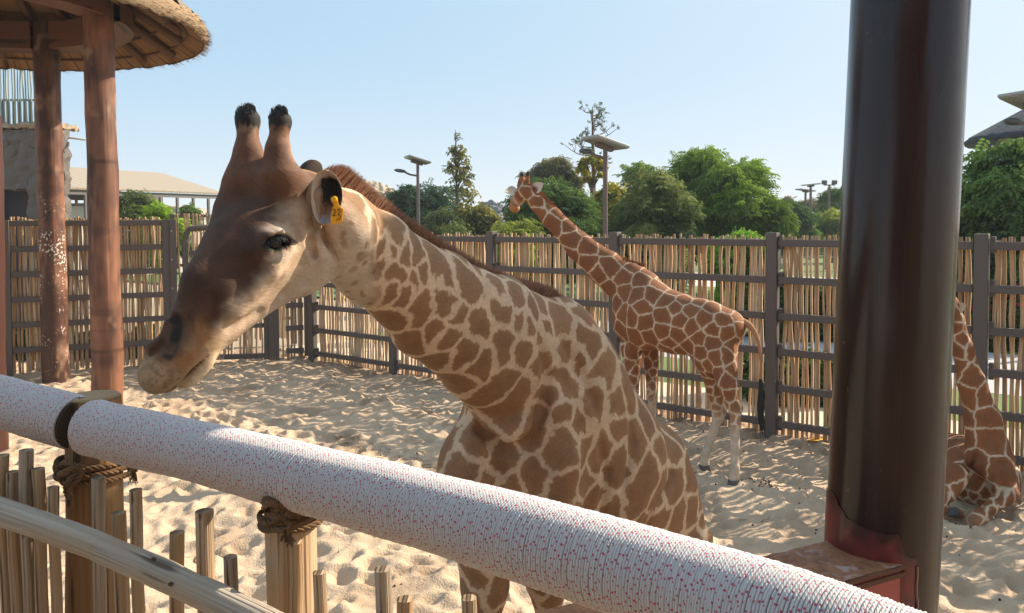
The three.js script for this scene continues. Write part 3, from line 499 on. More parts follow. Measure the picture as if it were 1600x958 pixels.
tree({ seed: 102, base: gAt(1125, 31), w: wOf(205, 31), h: hTo(233, 31), low: 0.28, leaves: 12000, size: 0.36, dark: GR.dark, light: GR.light, puffs: 34, ps: 0.19, label: 'largest dark green spreading tree beyond the fence' });
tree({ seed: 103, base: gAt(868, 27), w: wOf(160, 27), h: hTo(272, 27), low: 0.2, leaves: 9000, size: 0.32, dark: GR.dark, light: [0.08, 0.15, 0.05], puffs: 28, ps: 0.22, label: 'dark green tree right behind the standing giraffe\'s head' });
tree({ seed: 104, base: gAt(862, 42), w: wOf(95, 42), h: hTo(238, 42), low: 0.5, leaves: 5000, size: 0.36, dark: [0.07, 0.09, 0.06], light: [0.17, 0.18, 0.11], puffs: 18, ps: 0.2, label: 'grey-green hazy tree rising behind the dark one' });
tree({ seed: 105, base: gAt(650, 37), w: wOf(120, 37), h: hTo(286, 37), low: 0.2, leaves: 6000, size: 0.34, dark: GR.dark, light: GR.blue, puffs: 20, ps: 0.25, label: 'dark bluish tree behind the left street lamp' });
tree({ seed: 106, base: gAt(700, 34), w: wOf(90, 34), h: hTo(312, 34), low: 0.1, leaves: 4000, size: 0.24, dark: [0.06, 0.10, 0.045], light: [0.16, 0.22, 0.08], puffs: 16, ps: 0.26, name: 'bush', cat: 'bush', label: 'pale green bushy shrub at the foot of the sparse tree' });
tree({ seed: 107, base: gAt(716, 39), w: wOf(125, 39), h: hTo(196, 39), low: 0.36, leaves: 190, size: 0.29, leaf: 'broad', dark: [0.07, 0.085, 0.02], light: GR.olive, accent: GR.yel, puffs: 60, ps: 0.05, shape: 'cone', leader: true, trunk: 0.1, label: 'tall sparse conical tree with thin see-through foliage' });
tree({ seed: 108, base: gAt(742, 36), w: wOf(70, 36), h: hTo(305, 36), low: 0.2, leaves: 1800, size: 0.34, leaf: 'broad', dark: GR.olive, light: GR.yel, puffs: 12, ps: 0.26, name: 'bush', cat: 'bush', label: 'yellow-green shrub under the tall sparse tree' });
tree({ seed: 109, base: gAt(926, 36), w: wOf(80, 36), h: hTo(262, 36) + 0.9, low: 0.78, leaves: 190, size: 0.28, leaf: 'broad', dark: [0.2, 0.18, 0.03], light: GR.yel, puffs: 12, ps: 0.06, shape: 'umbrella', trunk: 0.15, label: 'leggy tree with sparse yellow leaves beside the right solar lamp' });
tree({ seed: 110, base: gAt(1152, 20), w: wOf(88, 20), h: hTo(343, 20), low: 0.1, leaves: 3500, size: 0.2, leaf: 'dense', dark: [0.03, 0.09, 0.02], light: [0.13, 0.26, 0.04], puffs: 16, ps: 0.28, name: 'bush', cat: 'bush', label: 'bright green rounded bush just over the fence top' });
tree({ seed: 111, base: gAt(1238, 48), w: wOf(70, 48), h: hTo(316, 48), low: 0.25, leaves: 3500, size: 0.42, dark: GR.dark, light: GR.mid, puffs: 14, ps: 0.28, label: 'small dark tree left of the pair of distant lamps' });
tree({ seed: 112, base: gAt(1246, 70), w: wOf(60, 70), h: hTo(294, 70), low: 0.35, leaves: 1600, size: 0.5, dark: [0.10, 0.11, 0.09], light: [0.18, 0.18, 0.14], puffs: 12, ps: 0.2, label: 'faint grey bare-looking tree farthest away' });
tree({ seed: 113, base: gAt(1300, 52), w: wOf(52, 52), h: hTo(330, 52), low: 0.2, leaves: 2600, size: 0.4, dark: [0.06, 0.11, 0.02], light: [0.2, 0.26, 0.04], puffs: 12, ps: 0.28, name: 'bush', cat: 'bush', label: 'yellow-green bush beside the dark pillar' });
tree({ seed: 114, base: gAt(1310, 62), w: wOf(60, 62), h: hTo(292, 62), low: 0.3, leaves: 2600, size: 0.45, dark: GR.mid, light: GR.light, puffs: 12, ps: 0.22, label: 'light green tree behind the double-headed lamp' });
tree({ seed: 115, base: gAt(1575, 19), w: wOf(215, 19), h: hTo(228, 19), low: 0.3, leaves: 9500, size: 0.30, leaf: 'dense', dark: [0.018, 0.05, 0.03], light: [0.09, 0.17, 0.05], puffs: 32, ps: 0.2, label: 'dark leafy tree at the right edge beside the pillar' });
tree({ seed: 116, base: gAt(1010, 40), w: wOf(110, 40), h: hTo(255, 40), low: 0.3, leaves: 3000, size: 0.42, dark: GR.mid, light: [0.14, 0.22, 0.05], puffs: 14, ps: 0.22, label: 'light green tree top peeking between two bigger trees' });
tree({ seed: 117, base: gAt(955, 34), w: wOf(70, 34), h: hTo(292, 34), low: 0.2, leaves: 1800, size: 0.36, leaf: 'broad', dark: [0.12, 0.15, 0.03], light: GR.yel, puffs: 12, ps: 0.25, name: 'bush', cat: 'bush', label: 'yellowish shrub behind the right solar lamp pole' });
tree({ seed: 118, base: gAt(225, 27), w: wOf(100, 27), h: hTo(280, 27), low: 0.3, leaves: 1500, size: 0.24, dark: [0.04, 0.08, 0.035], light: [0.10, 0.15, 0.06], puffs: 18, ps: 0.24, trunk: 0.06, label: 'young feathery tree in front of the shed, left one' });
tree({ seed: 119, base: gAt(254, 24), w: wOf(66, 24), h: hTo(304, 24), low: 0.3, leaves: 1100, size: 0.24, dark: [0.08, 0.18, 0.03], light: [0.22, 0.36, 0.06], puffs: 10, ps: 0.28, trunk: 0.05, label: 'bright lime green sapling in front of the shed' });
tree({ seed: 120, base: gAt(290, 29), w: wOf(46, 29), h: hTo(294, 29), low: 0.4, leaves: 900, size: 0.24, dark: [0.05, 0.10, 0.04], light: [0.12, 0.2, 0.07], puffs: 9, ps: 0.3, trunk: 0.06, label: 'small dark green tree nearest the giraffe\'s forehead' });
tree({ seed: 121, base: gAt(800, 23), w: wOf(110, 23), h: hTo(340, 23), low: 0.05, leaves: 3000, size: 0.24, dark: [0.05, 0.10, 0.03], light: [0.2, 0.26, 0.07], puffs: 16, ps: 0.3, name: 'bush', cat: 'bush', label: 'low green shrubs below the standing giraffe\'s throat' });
// the bare branching tree behind the right lamp
{
  const Z = 37, b = gAt(926, Z), t = thing('bare_tree', 'tall bare branching tree behind the right solar lamp', 'tree', b), r = rng(77), g = [], top = hTo(168, Z), tips = [];
  g.push(tube([V(0, 0, 0), V(0.05, top * 0.5, 0), V(0.02, top * 0.8, 0), V(0, top, 0)], [0.14, 0.11, 0.07, 0.015], 7, 14));
  for (let i = 0; i < 22; i++) { const y = top * (0.62 + 0.36 * i / 22), a = r() * 6.28, l = (0.5 + r() * 0.9) * (1.25 - 0.5 * i / 22), e = V(Math.cos(a) * l, y + l * 0.42, Math.sin(a) * l); g.push(tube([V(0, y, 0), V(Math.cos(a) * l * 0.5, y + l * 0.08, Math.sin(a) * l * 0.5), e], [0.035, 0.022, 0.008], 5, 6)); tips.push(e); for (let j = 0; j < 2; j++) { const m = V(Math.cos(a) * l * 0.6, y + l * 0.15, Math.sin(a) * l * 0.6), f = m.clone().add(V((r() - 0.5) * 0.7, 0.25 + r() * 0.3, (r() - 0.5) * 0.7)); g.push(tube([m, m.clone().lerp(f, 0.5).add(V(0, 0.03, 0)), f], [0.014, 0.01, 0.006], 4, 4)); tips.push(f); } }
  part(t, 'trunk', g, M.bark, { local: true });
  const c = new THREE.InstancedMesh(SPRAY.broad, LEAF, tips.length * 2), m = new THREE.Matrix4(), q = new THREE.Quaternion(), col = new THREE.Color();
  for (let i = 0; i < tips.length * 2; i++) { q.setFromEuler(new THREE.Euler(r(), r() * 6, r())); const s = 0.12 + 0.12 * r(); m.compose(tips[i >> 1].clone().add(V((r() - 0.5) * 0.1, 0, (r() - 0.5) * 0.1)), q, V(s, s, s)); c.setMatrixAt(i, m); col.setRGB(0.10, 0.12, 0.04); c.setColorAt(i, col); }
  c.name = 'leaves'; c.userData.kind = 'stuff'; t.add(c);
}
// hedges behind the fence
function hedge(label, px0, px1, Z, h, opts) {
  const a = gAt(px0, Z), b = gAt(px1, Z), r = rng(opts.seed), N = opts.n, L = a.distanceTo(b), d = b.clone().sub(a).normalize(), t = thing('hedge', label, 'hedge', a.clone());
  part(t, 'stems', Array.from({ length: 30 }, () => { const p = d.clone().multiplyScalar(r() * L); p.z += (r() - 0.5) * 0.6; return pole(p, p.clone().add(V((r() - 0.5) * 0.3, h * 0.8, (r() - 0.5) * 0.3)), 0.015, 0.008, 5, 2, 0, 1, false); }), M.bark, { local: true });
  const c = new THREE.InstancedMesh(SPRAY.dense, LEAF, N), m = new THREE.Matrix4(), q = new THREE.Quaternion(), col = new THREE.Color();
  for (let i = 0; i < N; i++) { const u = r() * L, y = Math.pow(r(), 0.7) * h * (0.8 + 0.25 * noise(u * 0.9, 1, opts.seed)), p = d.clone().multiplyScalar(u).add(V(0, y, (r() - 0.5) * 1.0 * (1.15 - y / h * 0.5))); q.setFromEuler(new THREE.Euler(r() - 0.5, r() * 6.28, r() - 0.5)); const s = 0.16 + r() * 0.16; m.compose(p, q, V(s, s, s)); c.setMatrixAt(i, m); const fl = opts.flower && y > h * 0.55 && r() < opts.flower && noise(u * 1.2, y, 4) > -0.2; col.setRGB(...(fl ? [0.62, 0.03 + r() * 0.06, 0.10] : mixv([0.025, 0.06, 0.02], [0.11, 0.19, 0.04], r()))); c.setColorAt(i, col); }
  c.name = 'foliage'; c.userData.kind = 'stuff'; t.add(c); return t;
}
hedge('clipped hedge with red and pink flowers at the right', 1440, 1760, 17.5, 1.62, { seed: 61, n: 7000, flower: 0.55 });
hedge('dark green hedge seen between the sticks left of the pillar', 1180, 1330, 19, 1.35, { seed: 62, n: 4500 });
hedge('low leafy plants at the foot of the fence left of the pillar', 1170, 1300, 12.6, 0.95, { seed: 63, n: 2200 });
hedge('low shrubs behind the middle of the long fence', 620, 900, 19, 1.2, { seed: 64, n: 4500 });
hedge('weeds behind the stick fence at the left', -40, 250, 16.6, 0.75, { seed: 65, n: 1600 });

// ------------------------------------------------------------------ rocks, hill, lamps, far roof
{
  const ball = (c, s, sub, amp, f, seed) => { const g = new THREE.IcosahedronGeometry(1, sub); const p = g.attributes.position; for (let i = 0; i < p.count; i++) { const v = V(p.getX(i), p.getY(i), p.getZ(i)), k = 1 + amp * (noise(v.x * f + seed, v.y * f, v.z * f) + 0.5 * Math.abs(noise(v.x * f * 2.3, v.y * f * 2.3, v.z * f * 2.3 + seed))); p.setXYZ(i, c.x + v.x * s.x * k, c.y + v.y * s.y * k, c.z + v.z * s.z * k); } g.deleteAttribute('normal'); g.deleteAttribute('uv'); g.computeVertexNormals(); return g; };
  const h = at(575, 360, 95).setY(0), t1 = thing('rock_mound', 'sunlit beige rock mound above the near giraffe\'s mane', 'rock', h);
  part(t1, 'rock', ball(h, V(6.0, hTo(285, 95), 5), 24, 0.05, 7, 3), std([0.44, 0.35, 0.245], 0.95));
  const h2 = at(768, 360, 60).setY(0), t2 = thing('boulder', 'grey-blue boulder between the sparse tree and the dark tree', 'rock', h2);
  part(t2, 'rock', ball(h2, V(2.5, hTo(319, 60), 2.2), 20, 0.07, 3.2, 9), std([0.17, 0.175, 0.19], 0.95));
  const h3 = at(1215, 340, 66).setY(0), t3 = thing('low_building', 'low grey building half hidden behind the distant trees', 'building', h3);
  part(t3, 'wall', bar(h3.clone().setY(0.6).add(V(-2, 0, 0)), h3.clone().setY(0.6).add(V(7, 0, 0)), 1.6, 3), std([0.42, 0.36, 0.3], 0.9));
  part(t3, 'roof', bar(h3.clone().setY(1.5).add(V(-2.4, 0, 0)), h3.clone().setY(1.5).add(V(7.4, 0, 0)), 0.2, 4), std([0.16, 0.15, 0.16], 0.8));
  const h4 = at(1290, 372, 44).setY(0), t4 = thing('rail_fence', 'pale low rail fence under the distant trees', 'fence', h4);
  for (let i = 0; i < 14; i++) part(t4, 'post', bar(h4.clone().add(V(-3 + i * 0.5, 0, 0)), h4.clone().add(V(-3 + i * 0.5, 1.35, 0)), 0.1, 0.1, V(0, 0, 1)), M.barkPale);
  part(t4, 'rail', [bar(h4.clone().add(V(-3.1, 1.25, 0.07)), h4.clone().add(V(3.8, 1.25, 0.07)), 0.1, 0.05), bar(h4.clone().add(V(-3.1, 0.7, 0.07)), h4.clone().add(V(3.8, 0.7, 0.07)), 0.1, 0.05)], M.barkPale);
}
M.lampPole = std([0.16, 0.11, 0.10], 0.5, { metalness: 0.3 }); M.panelFrame = std([0.36, 0.345, 0.33], 0.5, { metalness: 0.2 }); M.panelCell = phys([0.30, 0.27, 0.25], 0.35, { clearcoat: 0.6 });
function lamp(label, px, topPy, Z, panelW, panelL, yaw, armTo, tilt = 0.28, sc = 1) {
  panelW *= sc; panelL *= sc; armTo = armTo?.map((x) => x * sc);
  const b = gAt(px, Z), t = thing('solar_lamp', label, 'street lamp', b, undefined), H = hTo(topPy, Z) - 0.2;
  part(t, 'pole', pole(V(0, -0.1, 0), V(0, H, 0), 0.105 * sc, 0.085 * sc, 12, 6), M.lampPole, { local: true });
  const g = new THREE.Group(); g.name = 'solar_panel'; g.position.set(0, H + 0.12, 0); g.rotation.set(0, yaw, 0); t.add(g);
  const inner = (n, geo, m) => { geo.rotateZ(-tilt); part(g, n, geo, m, { local: true }); };
  inner('frame', new RoundedBoxGeometry(panelL, 0.07, panelW, 1, 0.02), M.panelFrame);
  for (let i = 0; i < 2; i++) inner('cell_panel', new RoundedBoxGeometry(panelL * 0.94, 0.02, panelW * 0.46, 1, 0.005).translate(0, -0.046, (i - 0.5) * panelW * 0.48), M.panelCell);
  inner('bracket', new RoundedBoxGeometry(0.5, 0.12, 0.14, 1, 0.02).translate(0, -0.12, 0), M.lampPole);
  if (armTo) {
    const e = V(armTo[0], H - armTo[1], 0);
    const a = part(t, 'arm', tube([V(0, H - armTo[2], 0), V(e.x * 0.35, H - armTo[2] + 0.06, 0), V(e.x * 0.6, e.y - 0.04, 0)], 0.04, 7, 12), M.lampPole, { local: true });
    const hd = new THREE.SphereGeometry(1, 14, 8); hd.scale(Math.abs(e.x) * 0.27, 0.075, 0.15); hd.rotateZ(e.x < 0 ? -0.14 : 0.1); hd.translate(e.x * 0.78, e.y, 0); part(a, 'lamp_head', hd, std([0.07, 0.065, 0.07], 0.4), { local: true });
  }
  return t;
}
lamp('solar street lamp with long arm, left of the sparse tree', 654, 246, 32, 1.3, 1.35, 0.35, [-1.3, 0.45, 0.75], 0.28, 0.7);
lamp('nearest solar street lamp, rising behind the standing giraffe\'s back', 946, 219, 20, 1.15, 1.5, 0.5, [-0.95, 0.15, 0.42], 0.25, 0.66);
lamp('left one of the two distant lamps beside the pillar', 1258, 298, 62, 0.9, 1.3, 0.2, null, 0.12);
lamp('taller right one of the two distant lamps beside the pillar', 1266, 289, 56, 0.9, 1.0, 0.2, null, -0.1);
lamp('solar lamp with arm at the right picture edge', 1614, 160, 16, 1.1, 1.7, 0.35, [-0.85, 0.35, 0.5], 0.28, 0.7);
{
  const Z = 60, b = gAt(1295, Z), H = hTo(292, Z), t = thing('floodlight_mast', 'distant mast with two floodlights beside the pillar', 'street lamp', b);
  part(t, 'pole', pole(V(0, 0, 0), V(0, H, 0), 0.1, 0.08, 8, 3), M.lampPole, { local: true }); part(t, 'crossbar', bar(V(-0.4, H, 0), V(0.4, H, 0), 0.08, 0.08), M.lampPole, { local: true });
  for (const s of [-1, 1]) { const g = new RoundedBoxGeometry(0.38, 0.32, 0.2, 2, 0.05); g.rotateX(0.5); g.translate(s * 0.38, H + 0.2, 0); part(t, 'floodlight', g, std([0.12, 0.12, 0.13], 0.4), { local: true }); }
}
{
  const Z = 30, c = gAt(1690, Z), t = thing('thatched_hut', 'blue-grey thatched roof above a beige wall at the right edge', 'building', c), wall = std([0.42, 0.34, 0.27], 0.9), roofM = std([0.05, 0.062, 0.076], 0.95, { bumpMap: rep(grainMap, 12, 4), bumpScale: 0.04 }), yE = hTo(222, Z), R = wOf(163, Z);
  const g = new THREE.CylinderGeometry(R * 0.7, R * 0.7, yE + 0.25, 40, 1, true); g.translate(0, (yE + 0.25) / 2, 0); part(t, 'wall', g, wall, { local: true });
  part(t, 'roof', lathe([[R * 0.68, yE + 0.16], [R * 0.99, yE - 0.1], [R, yE], [R * 0.98, yE + 0.12], [R * 0.5, yE + R * 0.29], [0.01, yE + R * 0.62]], 90, 0.05, 5), roofM, { local: true });
}

// ------------------------------------------------------------------ the steel pillar and its footing beam
{
  const A = at(1375, 905, 3.0), B = at(1421, 0, 3.0), d = B.clone().sub(A).normalize(), base = A.clone().addScaledVector(d, -(A.y + 0.2) / d.y), top = A.clone().addScaledVector(d, 3.4);
  const t = thing('steel_pillar', 'thick glossy dark brown steel pillar in the foreground at the right', 'pillar', base.clone());
  const wear = tex(512, 512, (u, v) => { const s = tn(u, v, 60, 2, 1) * 0.5 + tn(u, v, 18, 3, 2) * 0.5; return 0.12 + 0.28 * s + 0.2 * sstep(0.6, 0.9, tn(u, v, 8, 6, 3)); });
  const paint = tex(512, 512, (u, v) => { const k = 0.7 + 0.5 * tn(u, v, 40, 2, 4) + 0.35 * (tn(u, v, 9, 4, 5) - 0.5), sp = sstep(0.955, 0.985, tn(u, v, 90, 120, 6)) * sstep(0.5, 0.7, tn(u, v, 6, 6, 7)); return mixv([0.026 * k, 0.0125 * k, 0.0115 * k], [0.16, 0.06, 0.05], sp); }, true);
  const m = phys([1, 1, 1], 1, { map: rep(paint, 1, 0.25), roughness: 0.9, roughnessMap: rep(wear, 1, 0.3), clearcoat: 0.5, clearcoatRoughness: 0.2, bumpMap: rep(wear, 1, 0.3), bumpScale: 0.0006, specularIntensity: 0.4 });
  part(t, 'shaft', pole(base, top, 0.199, 0.203, 72, 20, 0.0004, 3, true, 0.0006), m);
  // old red primer left bare round the foot: a skin of paint with a ragged upper edge
  const P = [], U = [], I = [], CP = [], n = 90, s = V(1, 0, 0).addScaledVector(d, -d.x).normalize(), u = s.clone().cross(d).negate(), hA = A.clone();
  if (u.z < 0) u.negate();
  for (let i = 0; i <= n; i++) {
    const q = i / n, a = lerp(Math.PI * 1.18, Math.PI * 0.45, q), hTop = 0.315 - 0.06 * q + 0.008 * noise(q * 5, 1, 1) - 0.02 * sstep(0.42, 0.46, q) + 0.003 * noise(q * 30, 3, 1) - 0.06 * sstep(0.84, 0.92, q) + 0.03 * sstep(0.05, 0.25, q) * sstep(0.4, 0.3, q) , hBot = -0.5;
    for (let j = 0; j <= 20; j++) { const h = lerp(hBot, hTop, 1 - (1 - j / 20) ** 2), r = 0.2042 + 0.0002 * noise(q * 30, h * 30, 3), p = hA.clone().addScaledVector(d, h).addScaledVector(s, Math.cos(a) * r).addScaledVector(u, Math.sin(a) * r); P.push(p.x, p.y, p.z); U.push(q * 0.6, h); const k = clamp(sstep(0.0, 0.085, hTop - h + 0.03 * noise(q * 9, h * 14, 2)) + 0.12); CP.push(lerp(0.14, 1, k), lerp(0.45, 1, k), lerp(0.45, 1, k)); }
  }
  for (let i = 0; i < n; i++) for (let j = 0; j < 20; j++) { const k = i * 21 + j; I.push(k, k + 21, k + 22, k, k + 22, k + 1); }
  const g = new THREE.BufferGeometry(); g.setAttribute('position', new THREE.Float32BufferAttribute(P, 3)); g.setAttribute('uv', new THREE.Float32BufferAttribute(U, 2)); g.setAttribute('color', new THREE.Float32BufferAttribute(CP, 3)); g.setIndex(I); g.computeVertexNormals();
  const prim = tex(256, 256, (x, y) => mixv(mixv([0.12, 0.015, 0.018], [0.20, 0.032, 0.03], tn(x, y, 10, 10, 1)), [0.05, 0.02, 0.02], sstep(0.6, 0.85, tn(x, y, 7, 9, 3)) * 0.5 + sstep(0.9, 0.95, tn(x, y, 70, 70, 4)) * 0.6), true);
  part(t, 'primer_patch', g, phys([1, 1, 1], 0.4, { vertexColors: true, map: rep(prim, 2, 2), clearcoat: 0.3, side: THREE.DoubleSide }), { label: 'bare dark red primer paint round the foot of the pillar' });
  // welded seam down the pillar at the beam
  const w = []; for (let i = 0; i <= 14; i++) { const h = 0.14 - i * 0.034, a = Math.PI * (0.452 - 0.003 * i + 0.006 * noise(i * 1.3, 2, 2)); w.push(hA.clone().addScaledVector(d, h).addScaledVector(s, Math.cos(a) * 0.204).addScaledVector(u, Math.sin(a) * 0.204).add(V(0.002 * noise(i, 1, 1), 0, 0))); }
  part(t, 'weld_seam', tube(w, 0.006, 6, 60), phys([0.12, 0.03, 0.03], 0.25, { clearcoat: 0.8 }));

  const H = 1.57, q = (px, py) => onGround(px, py, H), b0 = q(1290, 848), b1 = q(1420, 881), f1 = q(1295, 925), bl = q(1165, 872);
  const D = f1.clone().sub(b1).add(bl.clone().sub(b0)).setY(0).normalize(), S = b1.clone().sub(b0).setY(0); S.addScaledVector(D, -S.dot(D)); const Wd = S.length(); S.normalize();
  const c0 = b1.clone().addScaledVector(S, -Wd / 2), c1 = c0.clone().addScaledVector(D, 1.75), beam = thing('footing_beam', 'rust-topped red steel box beam running from the pillar under the rope rail', 'steel beam', c0.clone().setY(H - 0.32));
  const red = tex(256, 256, (x, y) => mixv(mixv([0.30, 0.055, 0.04], [0.44, 0.10, 0.075], tn(x, y, 6, 6, 1) * 0.7 + tn(x, y, 30, 30, 8) * 0.3), [0.5, 0.33, 0.3], sstep(0.72, 0.9, tn(x, y, 9, 7, 2)) * 0.4), true);
  part(beam, 'box', bar(c0.clone().setY(H - 0.165), c1.clone().setY(H - 0.165), 0.31, Wd - 0.008, Yup, 0.006), std([1, 1, 1], 0.6, { map: red }));
  const rust = tex(512, 256, (x, y) => { const g1 = tn(x, y, 72, 12, 1) * 0.4 + tn(x, y, 220, 36, 2) * 0.35 + tn(x, y, 20, 4, 3) * 0.4; let c = mixv([0.13, 0.04, 0.018], [0.40, 0.18, 0.085], clamp(g1)); const pale = sstep(0.52, 0.72, tn(x, y, 22, 4, 4) * 0.65 + tn(x, y, 90, 15, 5) * 0.35) * sstep(0.4, 0.02, x); return mixv(c, [0.46, 0.36, 0.36], pale * 0.85); }, true);
  const Pt = [], Ut = [], It = [], nn = 60, mm = 12;
  for (let i = 0; i <= nn; i++) for (let j = 0; j <= mm; j++) { const e = (j === 0 || j === mm || i === 0 ? 0.004 * noise(i * 0.9, j, 3) : 0), p = c0.clone().addScaledVector(D, i / nn * 1.75 + (i === 0 ? e : 0)).addScaledVector(S, (j / mm - 0.5) * (Wd + 0.006) + (i ? e : 0)).setY(H + 0.0045 + 0.0018 * noise(i * 0.7, j * 0.9, 8)); Pt.push(p.x, p.y, p.z); Ut.push(i / nn, j / mm); }
  for (let i = 0; i < nn; i++) for (let j = 0; j < mm; j++) { const k = i * (mm + 1) + j; It.push(k, k + mm + 1, k + mm + 2, k, k + mm + 2, k + 1); }
  const tp = new THREE.BufferGeometry(); tp.setAttribute('position', new THREE.Float32BufferAttribute(Pt, 3)); tp.setAttribute('uv', new THREE.Float32BufferAttribute(Ut, 2)); tp.setIndex(It); tp.computeVertexNormals();
  part(beam, 'top_plate', tp, std([1, 1, 1], 0.75, { map: rust, bumpMap: rep(grainMap, 4, 1), bumpScale: 0.004, side: THREE.DoubleSide }), { label: 'rusted upper face with pale paint remains' });
  const lip = []; for (let i = 0; i <= 20; i++) lip.push(c0.clone().addScaledVector(D, 0.01 + i * 0.085).addScaledVector(S, Wd / 2 + 0.002).setY(H - 0.006 + 0.004 * noise(i * 1.3, 2, 2)));
  part(beam, 'rusted_lip', [tube(lip, 0.009, 6, 90), bar(c0.clone().addScaledVector(S, Wd / 2 + 0.004).setY(H - 0.03), c1.clone().addScaledVector(S, Wd / 2 + 0.004).setY(H - 0.03), 0.016, 0.006, Yup, 0)], std([0.24, 0.095, 0.045], 0.8, { bumpMap: rep(grainMap, 3, 3), bumpScale: 0.006 }));
  const rr = rng(3), fl = []; for (let i = 0; i < 26; i++) { const c = c0.clone().addScaledVector(D, 0.05 + rr() * 0.5).addScaledVector(S, Wd / 2 + 0.006 - rr() * 0.02).setY(H + 0.002 - rr() * 0.03); const s2 = new THREE.TetrahedronGeometry(0.004 + rr() * 0.008); s2.rotateX(rr() * 6); s2.rotateY(rr() * 6); s2.scale(1.6, 0.5, 1); s2.translate(c.x, c.y, c.z); fl.push(s2); }
  part(beam, 'rust_flake', fl, std([0.20, 0.075, 0.03], 0.9), { kind: 'stuff' });
  scene.userData.beam = 1;
}

// ------------------------------------------------------------------ the rope-wrapped rail, its posts and lashings
M.rope = std([1, 1, 1], 0.8, { map: tex(1024, 64, (u, v) => {
  const r = (k) => { const x = Math.sin(k * 127.1) * 43758.5453; return x - Math.floor(x); }, cells = 46, i = Math.floor(u * cells), f = u * cells - i;
  const braid = 0.86 + 0.14 * Math.abs(Math.sin(u * Math.PI * 230 + v * 18)); let c = [0.575 * braid, 0.565 * braid, 0.58 * braid];
  const x = 0.2 + 0.6 * r(i), vv = 0.34 + 0.32 * r(i + 50), w = 0.065 + 0.025 * r(i + 9); if (r(i + 77) > 0.12 && Math.abs(f - x) < w && Math.abs(v - vv) < 0.12) c = [0.46, 0.05, 0.10];
  const s = Math.floor(u * 90); if (r(s + 300) > 0.93 && Math.abs(v - 0.5) < 0.3) c = mixv(c, [0.55, 0.50, 0.46], 0.4); return c; }, true), bumpMap: tex(512, 32, (u, v) => 0.5 + 0.5 * Math.abs(Math.sin(u * Math.PI * 115 + v * 9))), bumpScale: 0.0012 });
M.rope.map.repeat.set(1, 1);
function ropeRail(name, label, pts, rad, endWood) {
  const c = new THREE.CatmullRomCurve3(pts, false, 'centripetal'), L = c.getLength(), rr = 0.0024, pitch = 0.0047, turns = Math.floor(L / pitch), per = 26, t = thing(name, label, 'rail', pts[0].clone());
  part(t, 'log_core', tube(pts, rad - rr * 1.2, 20, 60), std([0.5, 0.47, 0.45], 0.9));
  const K = 260, ctr = [], Ns = [], Bs = []; let Nv = V(0, 1, 0);
  for (let i = 0; i <= K; i++) { const o = c.getPointAt(i / K), T = c.getTangentAt(i / K); const n = Nv.clone().addScaledVector(T, -Nv.dot(T)).normalize(); ctr.push(o); Ns.push(n); Bs.push(T.clone().cross(n)); }
  const P = [], U = [], I = [], seg = 6, N = turns * per; let slackSeed = 0;
  for (let j = 0; j <= N; j++) {
    const tt = j / N, k = Math.min(K - 1, Math.floor(tt * K)), f = tt * K - k, o = ctr[k].clone().lerp(ctr[k + 1], f), n = Ns[k].clone().lerp(Ns[k + 1], f).normalize(), b = Bs[k].clone().lerp(Bs[k + 1], f).normalize(), T = n.clone().cross(b).negate();
    const a = j / per * Math.PI * 2, tn0 = Math.floor(j / per), R = rad - rr + 0.0007 * noise(tn0 * 0.9, 4, 4) + 0.002 * noise(tt * L * 3, 2, 7), rd = n.clone().multiplyScalar(Math.cos(a)).addScaledVector(b, Math.sin(a)), cc = o.addScaledVector(rd, R).addScaledVector(T, 0.0010 * noise(tn0 * 1.7, Math.sin(a), Math.cos(a)));
    for (let i = 0; i <= seg; i++) { const q = i / seg * Math.PI * 2 + Math.PI, p = cc.clone().addScaledVector(rd, Math.cos(q) * rr).addScaledVector(T, Math.sin(q) * rr * 1.06); P.push(p.x, p.y, p.z); U.push(j / per * (2 * Math.PI * rad) / 0.83, i / seg); }
  }
  for (let j = 0; j < N; j++) for (let i = 0; i < seg; i++) { const k = j * (seg + 1) + i; I.push(k, k + 1, k + seg + 2, k, k + seg + 2, k + seg + 1); }
  const g = new THREE.BufferGeometry(); g.setAttribute('position', new THREE.Float32BufferAttribute(P, 3)); g.setAttribute('uv', new THREE.Float32BufferAttribute(U, 2)); g.setIndex(I); g.computeVertexNormals();
  part(t, 'rope_winding', g, M.rope, { label: 'white rope with red flecks wound tightly round the log' });
  return t;
}
const railPts = [at(146, 668, 2.005), at(210, 683, 1.94), at(300, 703, 1.86), at(450, 741, 1.70), at(600, 779, 1.55), at(850, 850, 1.30), at(1100, 928, 1.13), at(1300, 1000, 1.0), at(1600, 1120, 0.87)];
ropeRail('rope_rail', 'long white rope-wrapped rail crossing the foreground before the near giraffe', railPts, 0.0705);
const r2 = ropeRail('rope_rail', 'short white rope-wrapped rail ending at the post at the left edge', [at(-160, 578, 2.36), at(0, 627, 2.20), at(121, 661, 2.09)], 0.0705);
{ const e0 = at(121, 661, 2.09), e1 = at(123, 661.6, 2.0885); part(r2, 'log_end', pole(e0, e1, 0.067, 0.066, 28, 1), std([0.05, 0.034, 0.025], 0.95, { bumpMap: rep(grainMap, 2, 2), bumpScale: 0.004 })); }
M.post = std([0.40, 0.245, 0.125], 0.8, { map: rep(woodMap, 1, 0.7), bumpMap: rep(woodBump, 1, 0.7), bumpScale: 0.008 });
M.postGrey = std([0.60, 0.45, 0.31], 0.85, { map: rep(woodMap, 1, 0.7), bumpMap: rep(woodBump, 1, 0.7), bumpScale: 0.008 });
M.grey = std([0.50, 0.43, 0.365], 0.85, { map: rep(woodMap, 1, 0.9), bumpMap: rep(woodBump, 1, 0.9), bumpScale: 0.006 });
